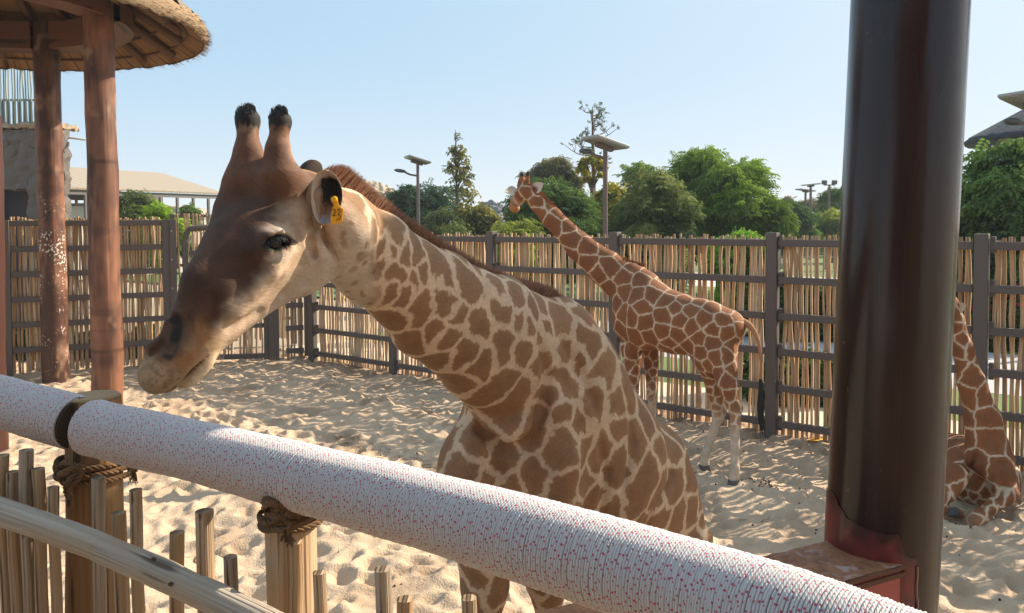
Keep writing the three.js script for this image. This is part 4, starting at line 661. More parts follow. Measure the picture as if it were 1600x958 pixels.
M.grey2 = std([0.56, 0.44, 0.325], 0.85, { map: rep(woodMap, 1, 0.8), bumpMap: rep(woodBump, 1, 0.8), bumpScale: 0.006 });
M.jute = std([0.30, 0.175, 0.085], 0.95, { bumpMap: rep(grainMap, 2, 6), bumpScale: 0.003 });
let P1, P2;
{
  P1 = at(145, 640, 2.13); const tp = at(145, 620, 2.13), t = thing('wooden_post', 'thick brown log post between the two rope rails, bound with rope', 'post', V(P1.x, 0, P1.z));
  part(t, 'log', pole(V(P1.x, -0.1, P1.z), V(P1.x, tp.y, P1.z), 0.079, 0.0705, 30, 34, 0.004, 6), M.post);
  part(t, 'end_grain', pole(V(P1.x, tp.y + 0.0005, P1.z), V(P1.x, tp.y + 0.005, P1.z), 0.069, 0.064, 30, 1, 0, 2), std([0.36, 0.23, 0.12], 0.9, { bumpMap: rep(grainMap, 2, 2), bumpScale: 0.006 }));
  P2 = at(455, 800, 1.735); const t2 = thing('wooden_post', 'pale split log post under the rope rail, right of the rope-bound post', 'post', V(P2.x, 0, P2.z));
  part(t2, 'log', pole(V(P2.x, -0.1, P2.z), V(P2.x, P2.y + 0.02, P2.z), 0.055, 0.055, 26, 30, 0.004, 14), M.postGrey);
}
function frayed(parent, o, dir, len, n, seed, spread = 0.5) { const r = rng(seed), g = []; for (let i = 0; i < n; i++) { const e = o.clone().addScaledVector(dir, len * (0.6 + r() * 0.5)).add(V((r() - 0.5) * len * spread, (r() - 0.5) * len * spread * 0.4, (r() - 0.5) * len * spread)); g.push(tube([o.clone().add(V((r() - 0.5) * 0.008, 0, (r() - 0.5) * 0.008)), o.clone().lerp(e, 0.5).add(V((r() - 0.5) * 0.006, 0, (r() - 0.5) * 0.006)), e], [0.0013, 0.0011, 0.0006], 4, 5)); } return part(parent, 'frayed_end', g, M.jute, { kind: 'stuff' }); }
{
  const ring = (c, y0, y1, R, n, ph = 0, turns = 1) => { const p = []; for (let i = 0; i <= n; i++) { const q = i / n, a = ph + q * Math.PI * 2 * turns; p.push(V(c.x + Math.sin(a) * R, lerp(y0, y1, q) + 0.006 * noise(q * 5, ph, 1), c.z + Math.cos(a) * R)); } return p; };
  const yOf = (py) => at(145, py, 2.06).y, t = thing('rope_lashing', 'brown jute rope wound and knotted round the thick left post', 'rope', P1.clone().setY(yOf(745)));
  part(t, 'coil', twisted([...ring(P1, yOf(728), yOf(733), 0.087, 24, -1.9, 1), ...ring(P1, yOf(738), yOf(742), 0.088, 24, -1.9, 1).slice(1), ...ring(P1, yOf(746), yOf(760), 0.089, 24, -1.9, 0.98).slice(1)], 0.0085), M.jute);
  part(t, 'coil', twisted(ring(P1, yOf(716), yOf(741), 0.09, 24, 1.3, 0.85), 0.008), M.jute);
  const k = at(113, 738, 2.03); part(t, 'knot', [twisted([k.clone().add(V(-0.03, 0.018, -0.01)), k.clone().add(V(0.0, 0.03, 0.02)), k.clone().add(V(0.028, 0.004, 0.012)), k.clone().add(V(0.004, -0.025, 0.022)), k.clone().add(V(-0.024, -0.006, 0.016)), k.clone().add(V(0.002, 0.012, 0.034)), k.clone().add(V(0.03, 0.02, 0))], 0.009), twisted([k.clone().add(V(0.02, 0.01, 0.016)), k.clone().add(V(0.006, -0.012, 0.03)), k.clone().add(V(-0.006, -0.04, 0.02)), k.clone().add(V(-0.002, -0.06, 0.014))], 0.0085)], M.jute);
  frayed(t, k.clone().add(V(-0.002, -0.055, 0.015)), V(0, -1, 0), 0.03, 22, 4);
  const h = at(213, 722, 1.98), t2 = thing('rope_end', 'frayed rope end hanging below the rail right of the thick post', 'rope', h.clone());
  part(t2, 'cord', twisted([at(222, 706, 1.98), h.clone().add(V(0.003, 0.004, 0)), at(210, 736, 1.98)], 0.008), M.jute); frayed(t2, at(210, 734, 1.98), V(-0.15, -1, 0), 0.035, 30, 6, 0.7);
  const y2 = (py) => at(455, py, 1.68).y, c = P2, t3 = thing('rope_lashing', 'tangled brown rope tied round the pale post under the rail', 'rope', P2.clone());
  part(t3, 'coil', twisted([...ring(c, y2(826), y2(832), 0.064, 24, -1.7, 1), ...ring(c, y2(834), y2(812), 0.066, 24, -1.7, 1).slice(1)], 0.0062), M.jute);
  part(t3, 'coil', twisted(ring(c, y2(812), y2(822), 0.067, 24, -1.0, 1.2), 0.006), M.jute);
  const w = at(424, 790, 1.665), q = (x, y, z) => at(x, y, z);
  part(t3, 'knot', [twisted([q(412, 786, 1.68), q(418, 778, 1.64), q(430, 782, 1.63), q(434, 796, 1.63), q(424, 804, 1.635), q(414, 796, 1.65), q(420, 786, 1.62), q(440, 790, 1.63), q(458, 802, 1.64), q(480, 806, 1.66)], 0.0075), twisted([q(428, 784, 1.64), q(442, 800, 1.63), q(432, 812, 1.635), q(422, 824, 1.645), q(440, 828, 1.625), q(466, 820, 1.635), q(490, 806, 1.67)], 0.0062), twisted([q(416, 800, 1.66), q(436, 806, 1.625), q(450, 816, 1.625), q(452, 836, 1.62)], 0.0062)], M.jute);
  frayed(t3, q(452, 834, 1.62), V(0, -1, 0.1), 0.022, 40, 9, 1.1); frayed(t3, q(446, 832, 1.62), V(-0.2, -1, 0.1), 0.018, 24, 10, 1.0);
}
// the low palisade of round sticks behind a weathered log rail
{
  const pz = (px) => { const k = [[-60, 2.1], [0, 2.04], [145, 1.93], [290, 1.79], [440, 1.65], [600, 1.52], [740, 1.40]]; for (let i = 0; i < k.length - 1; i++) if (px <= k[i + 1][0]) return lerp(k[i][1], k[i + 1][1], (px - k[i][0]) / (k[i + 1][0] - k[i][0])); return 1.4; };
  const t = thing('palisade', 'low palisade of round sticks nailed to a weathered log below the rope rail', 'fence', at(150, 850, 1.9).setY(0));
  const list = [[-22, 720, 20], [4, 711, 18], [20, 737, 19], [41, 703, 20], [59, 732, 19], [83, 761, 17], [154, 746, 20], [185, 801, 22], [212, 765, 19], [277, 832, 22], [319, 798, 27], [360, 870, 22], [463, 847, 21], [499, 894, 21], [598, 889, 27], [633, 936, 26], [732, 934, 25]];
  const ms = [M.grey, M.grey2, M.postGrey];
  list.forEach(([px, py, w], i) => { const Z = px === 154 ? 1.99 : px === 463 ? 1.655 : pz(px) + 0.005, a = at(px, py, Z), r = w / 2 / FOCAL * Z; part(t, 'picket', pole(V(a.x + (i % 3 - 1) * 0.012, 0.9, a.z), a, r * 1.04, r, 16, 16, 0.005, i + 30), ms[(i * 2 + (i > 8 ? 2 : 0)) % 3]); });
  const L = [at(-120, 755, 2.06), at(0, 799, 1.94), at(100, 834, 1.845), at(200, 874, 1.75), at(300, 919, 1.655), at(400, 966, 1.56), at(560, 1045, 1.42)];
  const g = tube(L, [0.0335, 0.0325, 0.032, 0.0305, 0.031, 0.0305, 0.03], 22, 60, 2.4); { const p = g.attributes.position, n = g.attributes.normal; for (let i = 0; i < p.count; i++) { const k = 0.0016 * noise(p.getX(i) * 9, p.getY(i) * 9, p.getZ(i) * 9); p.setXYZ(i, p.getX(i) + n.getX(i) * k, p.getY(i) + n.getY(i) * k, p.getZ(i) + n.getZ(i) * k); } }
  const log = part(t, 'log_rail', g, std([0.52, 0.475, 0.43], 0.8, { map: rep(woodMap, 1, 0.7), bumpMap: rep(woodBump, 1, 0.7), bumpScale: 0.005 }), { label: 'grey weathered log running along the sticks' });
  const kn = (px, py, Z, s) => { const c = at(px, py, Z), h = new THREE.SphereGeometry(s, 14, 8); h.scale(1, 0.75, 0.4); h.translate(c.x, c.y, c.z); part(log, 'knot', h, std([0.16, 0.11, 0.08], 0.9, { bumpMap: rep(grainMap, 1, 1), bumpScale: 0.004 })); };
  kn(69, 832, 1.835, 0.004); kn(267, 913, 1.642, 0.0065); kn(240, 874, 1.672, 0.006); kn(149, 868, 1.755, 0.0035);
}
// the near giraffe is shaded by an unseen tree added at the end

// the viewing shelter over the viewer: deck boards and roof, outside the picture, that the glossy pillar mirrors
{
  const t = thing('viewing_deck', 'wooden viewing deck under the viewer\'s feet', 'deck', V(0, 1.0, 1.5)), m = std([0.30, 0.215, 0.14], 0.8, { map: rep(woodMap, 0.3, 1) });
  for (let i = 0; i < 26; i++) part(t, 'board', bar(V(-4, 1.12, -0.6 + i * 0.2), V(4, 1.12, -0.6 + i * 0.2), 0.04, 0.19), m);
  const r = thing('shelter_roof', 'low thatched shelter roof above the viewer', 'roof', V(0, 4.4, 1.5));
  part(r, 'thatch', bar(V(-3.0, 4.6, 2.6), V(2.4, 4.6, 2.6), 0.3, 4.0), M.thatchUnder);
  for (let i = 0; i < 8; i++) part(r, 'rafter', pole(V(-2.8 + i * 0.7, 4.38, 0.7), V(-2.8 + i * 0.7, 4.38, 4.5), 0.06, 0.06, 8, 3, 0.01, i), M.rafter);
  const w = thing('shelter_wall', 'dark stick wall at the back of the viewing shelter', 'wall', V(0, 1.1, 4.6)); part(w, 'panel', bar(V(-4.5, 2.8, 4.6), V(4.5, 2.8, 4.6), 3.4, 0.1), std([0.20, 0.14, 0.095], 0.9));
}

// ------------------------------------------------------------------ giraffes
const SKIN = (uvScale = 1) => std([1, 1, 1], 0.8, { vertexColors: true, map: rep(furMap, 2.2 * uvScale, 2.2 * uvScale), bumpMap: rep(furBump, 2.2 * uvScale, 2.2 * uvScale), bumpScale: 0.0011 });
function hitField(P, px, py) { const d = at(px, py, 1); d.y -= EYE; d.normalize(); let t = 1.6; for (let i = 0; i < 240; i++) { const q = field(P, d.x * t, EYE + d.y * t, d.z * t); if (q < 0.001 || t > 14) break; t += q * 0.6; } return t > 14 ? null : V(d.x * t, EYE + d.y * t, d.z * t); }
function bounds(prims, pad = 0.06) { const lo = V(1e9, 1e9, 1e9), hi = V(-1e9, -1e9, -1e9); for (const p of prims) { if (p.sub) continue; const l = p.type === 0 ? [[p.a, p.ra], [p.b, p.rb]] : p.type === 1 ? [[p.c, Math.max(...p.r)]] : [[p.a, Math.max(...p.ra)], [p.b, Math.max(...p.rb)]]; for (const [c, r] of l) { lo.min(c.clone().subScalar(r + pad)); hi.max(c.clone().addScalar(r + pad)); } } return [lo, hi]; }
function paint(g, fn, uA, uB) {
  const p = g.attributes.position, n = g.attributes.normal, C = new Float32Array(p.count * 3), U = new Float32Array(p.count * 2);
  for (let i = 0; i < p.count; i++) { const x = p.getX(i), y = p.getY(i), z = p.getZ(i), c = fn(x, y, z, n.getX(i), n.getY(i), n.getZ(i), i); C.set(c, i * 3); U[i * 2] = x * uA.x + y * uA.y + z * uA.z; U[i * 2 + 1] = x * uB.x + y * uB.y + z * uB.z; }
  g.setAttribute('color', new THREE.BufferAttribute(C, 3)); g.setAttribute('uv', new THREE.BufferAttribute(U, 2)); return g;
}
// seed points on the skin: some placed (pixel lists), the rest scattered with a spacing that the place gives
function skinSeeds(g, placed, spacing, seed) {
  const p = g.attributes.position, n = p.count, out = [], r = rng(seed), bins = new Map(), inv = camera.quaternion.clone().invert(), v = V(0, 0, 0);
  if (placed.length) for (let i = 0; i < n; i++) { v.set(p.getX(i), p.getY(i) - EYE, p.getZ(i)).applyQuaternion(inv); const x = Math.round((800 - FOCAL * v.x / v.z) / 5), y = Math.round((389 + FOCAL * v.y / v.z) / 5), k = x * 1000 + y, b = bins.get(k); if (!b || -v.z < b[1]) bins.set(k, [i, -v.z]); }
  const vert = (px, py) => { for (let d = 0; d < 6; d++) for (let a = -d; a <= d; a++) for (let b = -d; b <= d; b++) { const q = bins.get((Math.round(px / 5) + a) * 1000 + Math.round(py / 5) + b); if (q) return V(p.getX(q[0]), p.getY(q[0]), p.getZ(q[0])); } return null; };
  placed.forEach((l, id) => { for (let k = 0; k < l.length; k += 2) { const q = vert(l[k], l[k + 1]); if (q) out.push({ p: q, id, placed: true }); } });
  const cell = 0.12, grid = new Map(), gk = (q) => `${Math.floor(q.x / cell)},${Math.floor(q.y / cell)},${Math.floor(q.z / cell)}`, put = (q) => { const k = gk(q.p); if (!grid.has(k)) grid.set(k, []); grid.get(k).push(q); };
  out.forEach(put); let id = 10000;
  for (let i = 0; i < n * 0.6; i++) {
    const j = Math.floor(r() * n), q = V(p.getX(j), p.getY(j), p.getZ(j)), s = spacing(q); if (!s) continue; const R = Math.ceil(s * 1.75 / cell), [a, b, c] = [Math.floor(q.x / cell), Math.floor(q.y / cell), Math.floor(q.z / cell)]; let ok = true;
    for (let x = -R; x <= R && ok; x++) for (let y = -R; y <= R && ok; y++) for (let z = -R; z <= R && ok; z++) { const l = grid.get(`${a + x},${b + y},${c + z}`); if (l) for (const o of l) if (o.p.distanceTo(q) < (o.placed ? s * 1.75 : s)) { ok = false; break; } }
    if (ok) { const o = { p: q, id: id++ }; out.push(o); put(o); }
  }
  return out;
}
// standing hair along a line: blades leaning along `lean`
function hairRow(pts, up, o) {
  const c = new THREE.CatmullRomCurve3(pts, false, 'centripetal'), r = rng(o.seed), P = [], I = [], C = [];
  for (let i = 0; i < o.n; i++) {
    const t = r(), b = c.getPoint(t), T = c.getTangent(t), u = typeof up === 'function' ? up(t) : up, s = T.clone().cross(u).normalize(), h = o.h(t) * (0.75 + r() * 0.4), w = o.w * (0.6 + r() * 0.8);
    b.addScaledVector(s, (r() - 0.5) * o.wide(t)).addScaledVector(u, -0.012);
    const tip = b.clone().addScaledVector(u, h).addScaledVector(T, h * (o.lean + (r() - 0.5) * 0.4)).addScaledVector(s, (r() - 0.5) * h * 0.4), mid = b.clone().lerp(tip, 0.5).addScaledVector(u, h * 0.05), side = r() < 0.5 ? T : s, k = P.length / 3;
    for (const [q, ww] of [[b, w], [mid, w * 0.75]]) for (const e of [-1, 1]) { const p = q.clone().addScaledVector(side, e * ww / 2); P.push(p.x, p.y, p.z); } P.push(tip.x, tip.y, tip.z);
    I.push(k, k + 1, k + 3, k, k + 3, k + 2, k + 2, k + 3, k + 4); const m = r(), cb = mixv(o.c0, o.c1, m), ct = mixv(cb, o.ct ?? cb, 0.8); C.push(...cb, ...cb, ...mixv(cb, ct, 0.5), ...mixv(cb, ct, 0.5), ...ct);
  }
  const g = new THREE.BufferGeometry(); g.setAttribute('position', new THREE.Float32BufferAttribute(P, 3)); g.setAttribute('color', new THREE.Float32BufferAttribute(C, 3)); g.setIndex(I); g.computeVertexNormals(); return g;
}
const HAIR = std([1, 1, 1], 0.75, { vertexColors: true, side: THREE.DoubleSide });
// short fur standing out from a skin where `where` allows it
function furOn(g, where, o) {
  const p = g.attributes.position, nn = g.attributes.normal, c = g.attributes.color, r = rng(o.seed), P = [], N = [], C = [], I = [];
  for (let i = 0; i < p.count; i++) {
    const x = p.getX(i), y = p.getY(i), z = p.getZ(i), k = where(x, y, z); if (!k) continue;
    for (let j = 0; j < k.n; j++) {
      const n = V(nn.getX(i), nn.getY(i), nn.getZ(i)), d = n.clone().multiplyScalar(0.55).add(k.dir).add(V((r() - 0.5) * 0.6, (r() - 0.5) * 0.6, (r() - 0.5) * 0.6)).normalize(), h = k.h * (0.6 + r() * 0.8), b = V(x, y, z).addScaledVector(n, -0.001).add(V((r() - 0.5) * 0.008, (r() - 0.5) * 0.008, (r() - 0.5) * 0.008)), s = d.clone().cross(V(r() - 0.5, r() - 0.5, r() - 0.5)).normalize(), w = (o.w ?? 0.0016), e = P.length / 3, m = b.clone().addScaledVector(d, h);
      P.push(b.x - s.x * w / 2, b.y - s.y * w / 2, b.z - s.z * w / 2, b.x + s.x * w / 2, b.y + s.y * w / 2, b.z + s.z * w / 2, m.x, m.y, m.z); for (let q = 0; q < 3; q++) N.push(n.x, n.y, n.z); I.push(e, e + 1, e + 2);
      const t = 0.62 + r() * 0.8; for (let q = 0; q < 3; q++) C.push(c.getX(i) * t * (q === 2 ? 1.15 : 0.95), c.getY(i) * t * (q === 2 ? 1.15 : 0.95), c.getZ(i) * t * (q === 2 ? 1.12 : 0.95));
    }
  }
  const h = new THREE.BufferGeometry(); h.setAttribute('position', new THREE.Float32BufferAttribute(P, 3)); h.setAttribute('normal', new THREE.Float32BufferAttribute(N, 3)); h.setAttribute('color', new THREE.Float32BufferAttribute(C, 3)); h.setIndex(I); return h;
}

// ---- the near giraffe
{
  const O = at(462, 310, 2.47), F = V(-0.398, -0.708, 0.583).normalize(), L = V(0.826, 0, 0.564).normalize(), Uu = F.clone().cross(L).normalize(), AX = [F, Uu, L];
  const H = (f, u, l) => O.clone().addScaledVector(F, f).addScaledVector(Uu, u).addScaledVector(L, l);
  const loc = (x, y, z) => { const a = x - O.x, b = y - O.y, c = z - O.z; return [a * F.x + b * F.y + c * F.z, a * Uu.x + b * Uu.y + c * Uu.z, a * L.x + b * L.y + c * L.z]; };
  const both = (fn) => [fn(1), fn(-1)];
  const P = [];
  // trunk and neck
  const nk = [[528, 365, 2.55, 0.145, 0.105], [583, 402, 2.76, 0.148, 0.11], [674, 474, 3.12, 0.205, 0.14], [762, 528, 3.5, 0.275, 0.19], [818, 572, 3.88, 0.36, 0.25]].map(([x, y, Z, ru, rs]) => ({ c: at(x, y, Z), ru, rs }));
  const upN = V(0.35, 0.88, -0.2).normalize();
  for (let i = 0; i < nk.length - 1; i++) P.push(eca(nk[i].c, nk[i + 1].c, upN, [nk[i].ru, nk[i].rs], [nk[i + 1].ru, nk[i + 1].rs], 0.07));
  const sh = at(835, 655, 3.98), mid = at(905, 735, 4.35), hip = at(985, 800, 4.8), upB = V(0.3, 0.9, 0.1).normalize();
  P.push(eca(sh, mid, upB, [0.52, 0.33], [0.50, 0.40], 0.12), eca(mid, hip, upB, [0.50, 0.40], [0.43, 0.33], 0.1));
  P.push(cap(at(872, 530, 3.98), at(905, 590, 4.2), 0.19, 0.2, 0.15), cap(at(1010, 720, 4.75), at(1035, 800, 4.9), 0.24, 0.24, 0.12));
  P.push(ell(at(748, 745, 3.72), [0.2, 0.28, 0.17], [V(1, 0, 0), V(0, 1, 0), V(0, 0, 1)], 0.08), ell(at(845, 770, 3.78), [0.2, 0.34, 0.16], [V(1, 0, 0), V(0, 1, 0), V(0, 0, 1)], 0.08));
  P.push(cap(at(800, 660, 3.72), at(775, 800, 3.72), 0.14, 0.10, 0.1));
  const leg = (x, y, Z, dx, dz, r1) => { const a = at(x, y, Z), k = V(a.x + dx, 0.95, a.z + dz), e = V(a.x + dx, 0.12, a.z + dz); P.push(cap(a, k.clone().lerp(a, 0.35), r1, r1 * 0.72, 0.08), cap(k.clone().lerp(a, 0.35), k, r1 * 0.72, 0.075, 0.05), cap(k, e, 0.065, 0.05, 0.04), cap(e, V(e.x, 0.0, e.z + 0.03), 0.06, 0.085, 0.03)); };
  leg(757, 850, 3.72, 0.0, 0.0, 0.145); leg(856, 860, 3.84, 0.0, -0.05, 0.145); leg(1062, 840, 4.85, -0.02, -0.02, 0.2); leg(985, 850, 5.05, 0.05, -0.1, 0.2);
  // skull to neck
  P.push(eca(H(-0.02, -0.04, 0), nk[0].c, Uu, [0.125, 0.09], [0.15, 0.105], 0.06));
  // head
  P.push(ell(H(0.05, 0.0, 0), [0.13, 0.115, 0.095], AX, 0.05), ell(H(0.19, 0.012, 0), [0.15, 0.088, 0.115], AX, 0.05));
  P.push(ell(H(0.235, 0.048, 0.092), [0.058, 0.042, 0.034], AX, 0.035), ell(H(0.20, 0.055, -0.085), [0.075, 0.05, 0.04], AX, 0.09), cap(at(388, 282, 2.44), at(364, 322, 2.42), 0.052, 0.045, 0.09));
  P.push(eca(H(0.2, 0.018, 0), H(0.40, 0.02, 0), Uu, [0.106, 0.092], [0.094, 0.064], 0.05), eca(H(0.40, 0.02, 0), H(0.57, 0.0, 0), Uu, [0.094, 0.064], [0.056, 0.046], 0.04), eca(H(0.12, -0.075, 0), H(0.5, -0.03, 0), Uu, [0.12, 0.085], [0.05, 0.045], 0.05));
  P.push(...both((s) => ell(H(0.12, -0.125, 0.052 * s), [0.135, 0.108, 0.04], AX, 0.04)), eca(H(0.09, -0.17, 0), H(0.45, -0.078, 0), Uu, [0.072, 0.065], [0.032, 0.034], 0.05));
  P.push(...both((s) => cap(H(0.25, -0.035, 0.098 * s), H(0.42, -0.035, 0.06 * s), 0.014, 0.01, 0.05)));
  P.push(ell(H(0.29, 0.05, -0.03), [0.11, 0.055, 0.062], AX, 0.06), ell(H(0.612, -0.006, 0), [0.078, 0.05, 0.06], AX, 0.05), ell(H(0.66, -0.006, 0), [0.053, 0.052, 0.058], AX, 0.03), ell(H(0.592, -0.074, 0), [0.062, 0.030, 0.042], AX, 0.014), cap(H(0.46, -0.058, 0), H(0.55, -0.064, 0), 0.034, 0.032, 0.05));
  P.push(...both((s) => cap(H(0.615, 0.045, 0.032 * s), H(0.59, 0.01, 0.062 * s), 0.011, 0.010, 0.03)));
  const HORN = [[at(437, 272, 2.36), at(434, 236, 2.365), at(438, 190, 2.38), 0.029], [at(388, 278, 2.42), at(387, 240, 2.425), at(387, 188, 2.44), 0.033]];
  for (const [a, b, c, r] of HORN) P.push(cap(a, b, 0.062, r * 1.12, 0.06), cap(b, c, r * 1.04, r * 0.94, 0.03), ell(c, [r * 1.06, r * 1.06, r * 1.06], AX, 0.02));
  // brow and lids round the eye, then the hollows: eye, nostril, mouth
  const eyeC = H(0.214, 0.031, 0.098);
  const EY = (a, b, l) => H(0.214 + 0.75 * a - 0.66 * b, 0.031 + 0.66 * a + 0.75 * b, l), E1 = F.clone().multiplyScalar(0.75).addScaledVector(Uu, 0.66).normalize(), E2 = F.clone().multiplyScalar(-0.66).addScaledVector(Uu, 0.75).normalize();
  const chain = (pts, r0) => pts.slice(1).forEach((q, i) => { for (const s of [1, -1]) P.push(cap(EY(pts[i][0], pts[i][1], pts[i][2] * s), EY(q[0], q[1], q[2] * s), r0, r0, 0.013)); });
  chain([[0.062, -0.006, 0.108], [0.03, 0.021, 0.118], [-0.008, 0.028, 0.121], [-0.042, 0.019, 0.117], [-0.058, 0.0, 0.11]], 0.0095); chain([[0.062, -0.008, 0.108], [0.025, -0.024, 0.114], [-0.02, -0.024, 0.114], [-0.058, 0.0, 0.11]], 0.007);
  P.push(...both((s) => ell(EY(0, 0, 0.127 * s), [0.044, 0.018, 0.024], [E1, E2, L], 0.008, { sub: true })));
  
  P.push(ell(H(0.648, -0.046, 0), [0.108, 0.0045, 0.12], [F.clone().multiplyScalar(0.985).addScaledVector(Uu, 0.17).normalize(), Uu.clone().multiplyScalar(0.985).addScaledVector(F, -0.17).normalize(), L], 0.012, { sub: true }));
  P.push(...both((s) => cap(H(0.06, -0.05, 0.10 * s), H(0.10, -0.16, 0.115 * s), 0.008, 0.006, 0.03, { sub: true })));
  // folds: neck into chest, between the shoulders
  const hit = (px, py) => hitField(P, px, py);
  const groove = (pts, r, k) => { const h = pts.map(([x, y]) => hit(x, y)).filter(Boolean), o = []; for (let i = 0; i < h.length - 1; i++) if (h[i].distanceTo(h[i + 1]) < 0.5) o.push(cap(h[i], h[i + 1], r, r, k, { sub: true })); return o; };
  const ridge = (pts, r, k) => { const h = pts.map(([x, y]) => hit(x, y)).filter(Boolean), o = []; for (let i = 0; i < h.length - 1; i++) if (h[i].distanceTo(h[i + 1]) < 0.5) o.push(cap(h[i], h[i + 1], r, r, k)); return o; };
  const dense = (l) => l.slice(1).flatMap((q, i) => [0, 0.125, 0.25, 0.375, 0.5, 0.625, 0.75, 0.875].map((k) => hit(lerp(l[i][0], q[0], k), lerp(l[i][1], q[1], k)))), SLIT = [...dense([[262, 556], [272, 532], [277, 506], [270, 494]]), ...dense([[236, 549], [246, 541], [253, 543]])].filter(Boolean);
  const folds = [...groove([[752, 668], [775, 690], [805, 702], [828, 690]], 0.022, 0.05), ...groove([[776, 706], [779, 740], [772, 790]], 0.02, 0.045), ...groove([[828, 690], [846, 640], [856, 590], [848, 545]], 0.012, 0.05), ...groove([[1066, 688], [1052, 740], [1022, 800], [1000, 845]], 0.02, 0.05),
    ...groove([[940, 700], [948, 740], [940, 800]], 0.009, 0.05), ...groove([[985, 640], [990, 690], [975, 760]], 0.008, 0.05), ...groove([[880, 530], [905, 580], [935, 640]], 0.007, 0.06)];
  const bulges = [...ridge([[760, 660], [790, 678], [815, 668]], 0.018, 0.09), ...ridge([[870, 640], [880, 720], [868, 790]], 0.02, 0.16), ...ridge([[740, 700], [730, 760]], 0.02, 0.12),
    ...ridge([[452, 392], [425, 425], [392, 455]], 0.010, 0.035), ...ridge([[486, 372], [502, 405], [500, 430]], 0.012, 0.04)];
  folds.push(...groove([[262, 556], [272, 532], [277, 506], [270, 494]], 0.012, 0.007), ...groove([[238, 548], [246, 541], [252, 543]], 0.017, 0.007), ...groove([[292, 545], [298, 520], [292, 496]], 0.006, 0.016)); bulges.push(...ridge([[252, 530], [262, 505], [276, 490]], 0.008, 0.012));
  folds.push(...groove([[486, 352], [484, 376], [492, 400]], 0.007, 0.022), ...groove([[470, 440], [450, 462], [430, 480]], 0.006, 0.04), ...groove([[332, 470], [326, 505], [322, 535]], 0.007, 0.03), ...groove([[330, 536], [365, 512], [405, 490]], 0.006, 0.03));
  P.push(...bulges, ...folds);
  const [lo, hi] = bounds(P); 
  const g = skin(P, 0.0065, lo, hi);
  const placed = [[538, 391], [570, 391, 572, 405], [553, 425], [587, 426], [582, 467], [612, 459], [636, 460], [662, 482, 662, 494], [623, 503], [618, 423, 624, 430], [616, 391], [586, 364, 598, 384], [546, 325, 566, 352], [596, 350, 622, 376], [635, 405, 650, 440], [664, 425], [653, 393], [680, 412, 706, 440], [695, 466, 700, 478], [716, 498], [678, 518, 674, 526], [702, 531], [653, 535], [685, 564], [730, 548, 724, 560], [758, 566, 752, 582], [718, 598], [724, 438, 746, 462], [746, 490, 750, 510], [784, 532, 786, 548], [778, 472, 792, 492], [818, 500, 820, 555], [764, 622, 796, 594], [796, 640, 822, 606], [847, 562, 840, 580], [831, 506], [854, 515], [833, 480], [782, 455], [876, 492, 882, 510], [885, 541, 892, 556], [815, 468], [846, 468], [905, 560], [940, 618, 924, 640], [912, 655], [884, 606, 878, 590], [858, 618], [834, 671, 842, 650], [881, 691, 876, 705], [913, 704], [939, 703, 936, 716], [972, 668, 990, 688], [837, 752], [884, 764], [914, 755], [936, 781], [966, 742, 972, 720], [1018, 740, 996, 778], [957, 802], [1034, 770], [1035, 700], [1015, 656], [960, 616, 968, 632], [942, 576, 956, 600], [985, 610], [1022, 622, 1034, 640], [1050, 658], [1048, 700], [1060, 819], [1083, 806], [1030, 826], [1056, 752], [1083, 742], [729, 742], [767, 758], [756, 690], [779, 717], [797, 764], [899, 808], [848, 530], [880, 640], [912, 528, 926, 546], [745, 905], [780, 925], [732, 935], [760, 880], [845, 920], [866, 935]];
  const loNeck = nk[0].c, hiNeck = nk[4].c, nAx = hiNeck.clone().sub(loNeck), nL = nAx.lengthSq();
  const inHead = (x, y, z) => { const [f, u] = loc(x, y, z); return f > -0.10 + 0.0 * u && f < 0.85 && Math.abs(u) < 0.5 && (x - O.x) * (x - O.x) + (y - O.y) ** 2 + (z - O.z) ** 2 < 0.9 && f - 0.25 * (u < -0.1 ? u + 0.1 : 0) > -0.055; };
  const spacing = (q) => inHead(q.x, q.y, q.z) ? 0 : q.y < 0.8 ? 0.075 : q.y < 1.15 ? 0.1 : q.y > 2.35 ? 0.1 : 0.15;
  const seeds = skinSeeds(g, placed, spacing, 5), pat = patches(seeds, 0.34);
  const BROWN = [0.34, 0.168, 0.074], DARK = [0.225, 0.103, 0.043], TAN = [0.72, 0.49, 0.32], PALE = [0.77, 0.59, 0.44];
  const POLL = hit(482, 280) ?? H(0, 0.1, 0.03);
  const hornDark = (x, y, z) => { let m = 0; for (const [, , c] of HORN) { if (Math.hypot(x - c.x, z - c.z) < 0.08) m = Math.max(m, sstep(-0.042, -0.012, y - c.y + 0.014 * noise(x * 70, y * 30, z * 70))); } return m; };
  const fur = (x, y, z) => 1 + 0.10 * fbm(x * 14, y * 14, z * 14, 3) + 0.10 * noise(x * 70, y * 55, z * 70);
  const coat = (x, y, z) => {
    const wob = 0.016, a = x + wob * noise(x * 9, y * 9, z * 9) + 0.006 * noise(x * 34, y * 34, z * 34), b = y + wob * noise(x * 9 + 30, y * 9, z * 9) + 0.006 * noise(x * 34, y * 34 + 20, z * 34), c = z + wob * noise(x * 9, y * 9 + 30, z * 9) + 0.006 * noise(x * 34, y * 34, z * 34 + 9);
    const q = pat(a, b, c), t = clamp(((x - loNeck.x) * nAx.x + (y - loNeck.y) * nAx.y + (z - loNeck.z) * nAx.z) / nL, 0, 1), low = sstep(1.1, 0.5, y);
    const gap = lerp(0.013, 0.026, sstep(0, 0.8, t)) * (1 + 0.25 * noise(x * 3, y * 3, z * 3)), big = lerp(0.052, 0.125, sstep(0, 0.85, t)) * (1 - 0.35 * low);
